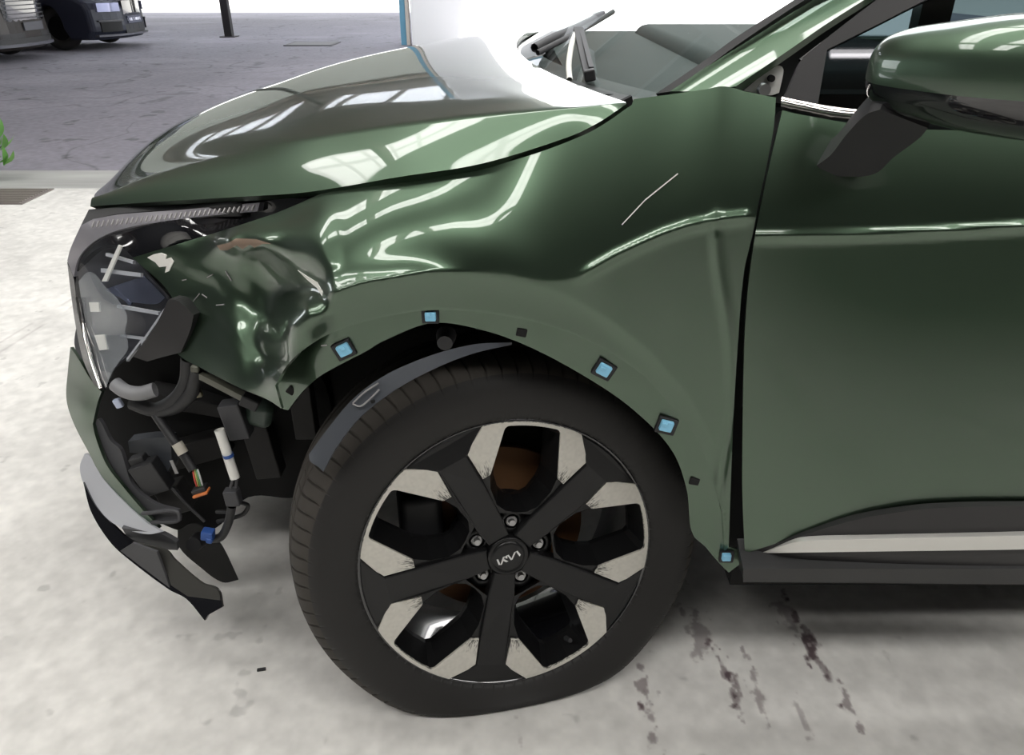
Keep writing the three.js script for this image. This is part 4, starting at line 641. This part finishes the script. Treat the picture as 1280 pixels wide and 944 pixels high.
// ---------------------------------------------------------------- parked cars in the yard
function parkedCar(name, label, x, z, color, o) {                  // faces +x; x = front, z = near side
  const t = thing(name, label, 'car', V(x - 2.2, 0, z - 0.9)), X = 2.2, hw = 0.9;
  const paint = phys(color, 0.55, 0, { clearcoat: 0.2, clearcoatRoughness: 0.1, specularIntensity: 0.5 }), slat = std(lin(0.05, 0.05, 0.055), 0.4, 0.3), lip = std(lin(0.07, 0.07, 0.085), 0.4, 0.2);
  const s = new THREE.Shape();
  const top = [[0.0, 0.36], [-0.02, 0.6], [-0.06, o.nose], [-0.35, o.nose + 0.14], [-1.15, o.nose + 0.26], [-1.75, 1.42], [-3.0, 1.45], [-3.9, 1.0], [-4.35, 0.95], [-4.4, 0.35]];
  s.moveTo(X - 0.06, 0.2); s.lineTo(X, 0.3); for (const p of top) s.lineTo(X + p[0], p[1]); s.lineTo(X - 4.3, 0.24);
  s.lineTo(X - 3.95, 0.24); s.absarc(X - 3.55, 0.34, 0.37, Math.PI, 0, true); s.lineTo(X - 3.1, 0.24); s.lineTo(X - 1.25, 0.24); s.absarc(X - 0.86, 0.34, 0.37, Math.PI, 0, true); s.lineTo(X - 0.4, 0.2);
  const g = new THREE.ExtrudeGeometry(s, { depth: 1.7, steps: 14, bevelEnabled: true, bevelSize: 0.04, bevelThickness: 0.05, bevelSegments: 3, curveSegments: 14 }); g.translate(0, 0, -0.85);
  const warp = (px, pz) => px - 0.34 * Math.pow(Math.abs(pz) / hw, 3) * smooth(0.8, X, px);
  const bend = q => { const P = q.attributes.position; for (let i = 0; i < P.count; i++) P.setX(i, warp(P.getX(i), P.getZ(i))); q.computeVertexNormals(); return q; };
  mesh('car_body', bend(g), paint, t);
  const slab = (w, h, y, zc, dx, dep = 0.06, n = 10) => bend(new THREE.BoxGeometry(dep, h, w, 1, 1, n).translate(X + dx, y, zc));
  o.front(t, slab, slat, lip);
  for (const [wx, wz] of [[-0.86, 0.76], [-0.86, -0.76], [-3.55, 0.76], [-3.55, -0.76]]) {
    const w = mesh('car_tire', new THREE.TorusGeometry(0.25, 0.085, 12, 32).scale(1, 1, 1.25).translate(X + wx, 0.335, wz), M.rubber, t);
    mesh('car_rim', new THREE.CylinderGeometry(0.21, 0.21, 0.12, 24).rotateX(Math.PI / 2).translate(X + wx, 0.335, wz), M.wheelBlack, w);
  }
  mesh('car_window', [new THREE.BoxGeometry(1.4, 0.34, 1.76).translate(X - 2.5, 1.2, 0)], M.gloss, t);
  return t;
}
const plateTex = dataTex(128, 32, (s, t) => { const on = t > 0.3 && t < 0.7 && s > 0.1 && s < 0.9 && (s < 0.42 || s > 0.48) && hash(Math.floor(s * 26), Math.floor(t * 3), 9) > 0.3; return on ? [225, 225, 235] : [70, 72, 88]; });
parkedCar('parked_car', 'bronze-brown parked car with a black slatted grille and grey blank plate', -7.05, -11.35, lin(0.02, 0.0155, 0.014), { nose: 0.82, front(t, slab, slat, lip) {
  const gr = mesh('grille', slab(1.0, 0.3, 0.68, 0, -0.0, 0.05), M.gloss, t);
  for (let i = 0; i < 5; i++) mesh('grille_slat', slab(0.96, 0.012, 0.57 + i * 0.055, 0, 0.03, 0.03), slat, gr);
  mesh('number_plate', slab(0.5, 0.11, 0.46, -0.05, 0.045, 0.02), std(lin(0.07, 0.07, 0.08), 0.5), t);
  for (const q of [-1, 1]) mesh('lower_grille', slab(0.42, 0.1, 0.33, q * 0.42, 0.015, 0.05), M.plastic, t);
  mesh('lower_bumper', slab(1.76, 0.07, 0.28, 0, 0.02, 0.08), M.plastic, t); mesh('bumper_lip', slab(1.74, 0.04, 0.225, 0, 0.035, 0.1), lip, t);
} });
parkedCar('parked_car', 'dark blue parked saloon with a twin grille and light plate lettering', -6.55, -13.65, lin(0.012, 0.014, 0.026), { nose: 0.68, front(t, slab, slat, lip) {
  for (const q of [-1, 1]) mesh('grille', slab(0.3, 0.22, 0.62, q * 0.17, 0.0, 0.05), M.gloss, t);
  mesh('number_plate', slab(0.52, 0.11, 0.44, 0, 0.04, 0.02), std(lin(1, 1, 1), 0.5, 0, { map: plateTex }), t);
  for (const q of [-1, 1]) mesh('car_headlight', slab(0.36, 0.13, 0.64, q * 0.62, 0.03, 0.05), std(lin(0.2, 0.21, 0.3), 0.15, 0.6), t);
  for (const q of [-1, 1]) { const v = mesh('side_vent', slab(0.34, 0.15, 0.35, q * 0.62, 0.03, 0.05), M.dark, t); mesh('vent_edge', slab(0.4, 0.025, 0.44, q * 0.62, 0.05, 0.04), slat, v); }
  mesh('lower_grille', slab(0.7, 0.14, 0.3, 0, 0.015, 0.05), M.plastic, t); mesh('bumper_lip', slab(1.7, 0.03, 0.22, 0, 0.03, 0.08), lip, t);
} });
parkedCar('parked_car', 'farthest of the three parked cars, grey with a slatted black grille', -8.6, -17.9, lin(0.035, 0.035, 0.045), { nose: 0.78, front(t, slab, slat, lip) {
  const gr = mesh('grille', slab(1.0, 0.28, 0.55, 0, 0.0, 0.05), M.gloss, t); for (let i = 0; i < 4; i++) mesh('grille_slat', slab(0.96, 0.02, 0.46 + i * 0.065, 0, 0.03, 0.03), slat, gr);
  mesh('headlight', slab(0.36, 0.14, 0.72, -0.62, 0.03, 0.05), M.white, t); mesh('bumper_lip', slab(1.7, 0.05, 0.28, 0, 0.03, 0.08), lip, t);
} });

// ---------------------------------------------------------------- posts, facade, plant, small things
{
  const p = onGround(287, 46), t = thing('steel_post', 'dark steel post on the asphalt beside the parked cars', 'post', p);
  mesh('post_shaft', box(0.15, 4.6, 0.15, 0, 2.3, 0, 0.01), std(lin(0.02, 0.018, 0.02), 0.6, 0.3), t); mesh('post_base', box(0.3, 0.015, 0.3, 0, 0.0075, 0), std(lin(0.05, 0.045, 0.05), 0.7), t);
  const q = onGround(508, 56), u = thing('blue_post', 'blue and grey post at the edge of the white facade', 'post', q);
  mesh('post_shaft', box(0.1, 4.4, 0.12, -0.03, 2.2, 0), std(lin(0.12, 0.3, 0.42), 0.5), u); mesh('post_edge', box(0.06, 4.4, 0.14, 0.05, 2.2, 0), std(lin(0.55, 0.5, 0.45), 0.6), u);
  struct('wall_facade', box(9, 5, 0.3, q.x + 4.62, 2.5, q.z - 0.05), std(lin(0.8, 0.8, 0.8), 0.8));
}
{
  const a = onGround(22, 246), t = thing('floor_drain', 'brown metal grate set flush in the pale floor by the threshold', 'grate', V(a.x - 0.25, 0, a.z));
  mesh('grate_frame', box(0.75, 0.006, 0.34, 0, 0.003, 0), std(lin(0.16, 0.14, 0.13), 0.7, 0.2), t);
  for (let i = 0; i < 12; i++) mesh('grate_bar', box(0.7, 0.005, 0.012, 0, 0.0075, -0.15 + i * 0.027), std(lin(0.22, 0.2, 0.18), 0.6, 0.3), t);
}
{
  const a = onGround(391, 55), t = thing('manhole_cover', 'faint rectangular cover set in the asphalt yard', 'cover', a);
  mesh('cover_plate', box(0.75, 0.012, 0.7, 0, 0.006, 0), std(lin(0.15, 0.143, 0.15), 0.8), t); mesh('cover_rim', [box(0.85, 0.01, 0.05, 0, 0.005, 0.38), box(0.85, 0.01, 0.05, 0, 0.005, -0.38), box(0.05, 0.01, 0.8, 0.4, 0.005, 0), box(0.05, 0.01, 0.8, -0.4, 0.005, 0)], std(lin(0.1, 0.095, 0.1), 0.8), t);
}
{ // plant reaching in at the left edge
  const a = onGround(-18, 226), t = thing('green_plant', 'leafy green plant at the left edge of the asphalt', 'plant', a);
  const stem = [], lm = [std(lin(0.09, 0.24, 0.04), 0.5), std(lin(0.15, 0.36, 0.06), 0.5)];
  const leafG = (() => { const s = new THREE.Shape(); s.moveTo(0, 0); s.quadraticCurveTo(0.05, 0.05, 0, 0.14); s.quadraticCurveTo(-0.05, 0.05, 0, 0); const g = new THREE.ShapeGeometry(s, 6); const P = g.attributes.position; for (let i = 0; i < P.count; i++) P.setZ(i, -0.25 * P.getY(i) * P.getY(i) / 0.13 + Math.abs(P.getX(i)) * 0.3); g.computeVertexNormals(); return g; })();
  lm.forEach(m => { m.side = THREE.DoubleSide; });
  for (let i = 0; i < 9; i++) stem.push(tube([V(0, 0, 0), V(0.05 * Math.cos(i * 0.7), 0.12, 0.05 * Math.sin(i * 0.7)), V(0.15 * Math.cos(i * 0.7), 0.2 + 0.03 * (i % 4), 0.15 * Math.sin(i * 0.7))], 0.004, 8, 5));
  mesh('stem', stem, std(lin(0.08, 0.14, 0.04), 0.7), t);
  for (let i = 0; i < 54; i++) { const l = mesh('leaf', leafG, lm[i % 2], t); const an = rnd() * 6.28, r = 0.04 + 0.13 * rnd(); l.position.set(r * Math.cos(an), 0.08 + 0.2 * rnd(), r * Math.sin(an)); l.rotation.set(0.6 + rnd() * 0.8, an + 1.57, 0, 'YXZ'); l.rotation.z = (rnd() - 0.5) * 1.5; }
}
{
  const a = onGround(327, 838), t = mesh('plastic_shard', new RoundedBoxGeometry(0.016, 0.004, 0.006, 1, 0.001), M.plastic, scene, 'tiny dark plastic shard lying on the floor in front of the flat wheel'); t.position.set(a.x, 0.0022, a.z); t.rotation.y = 0.2; t.userData.category = 'debris';
}
renderer.render(scene, camera);
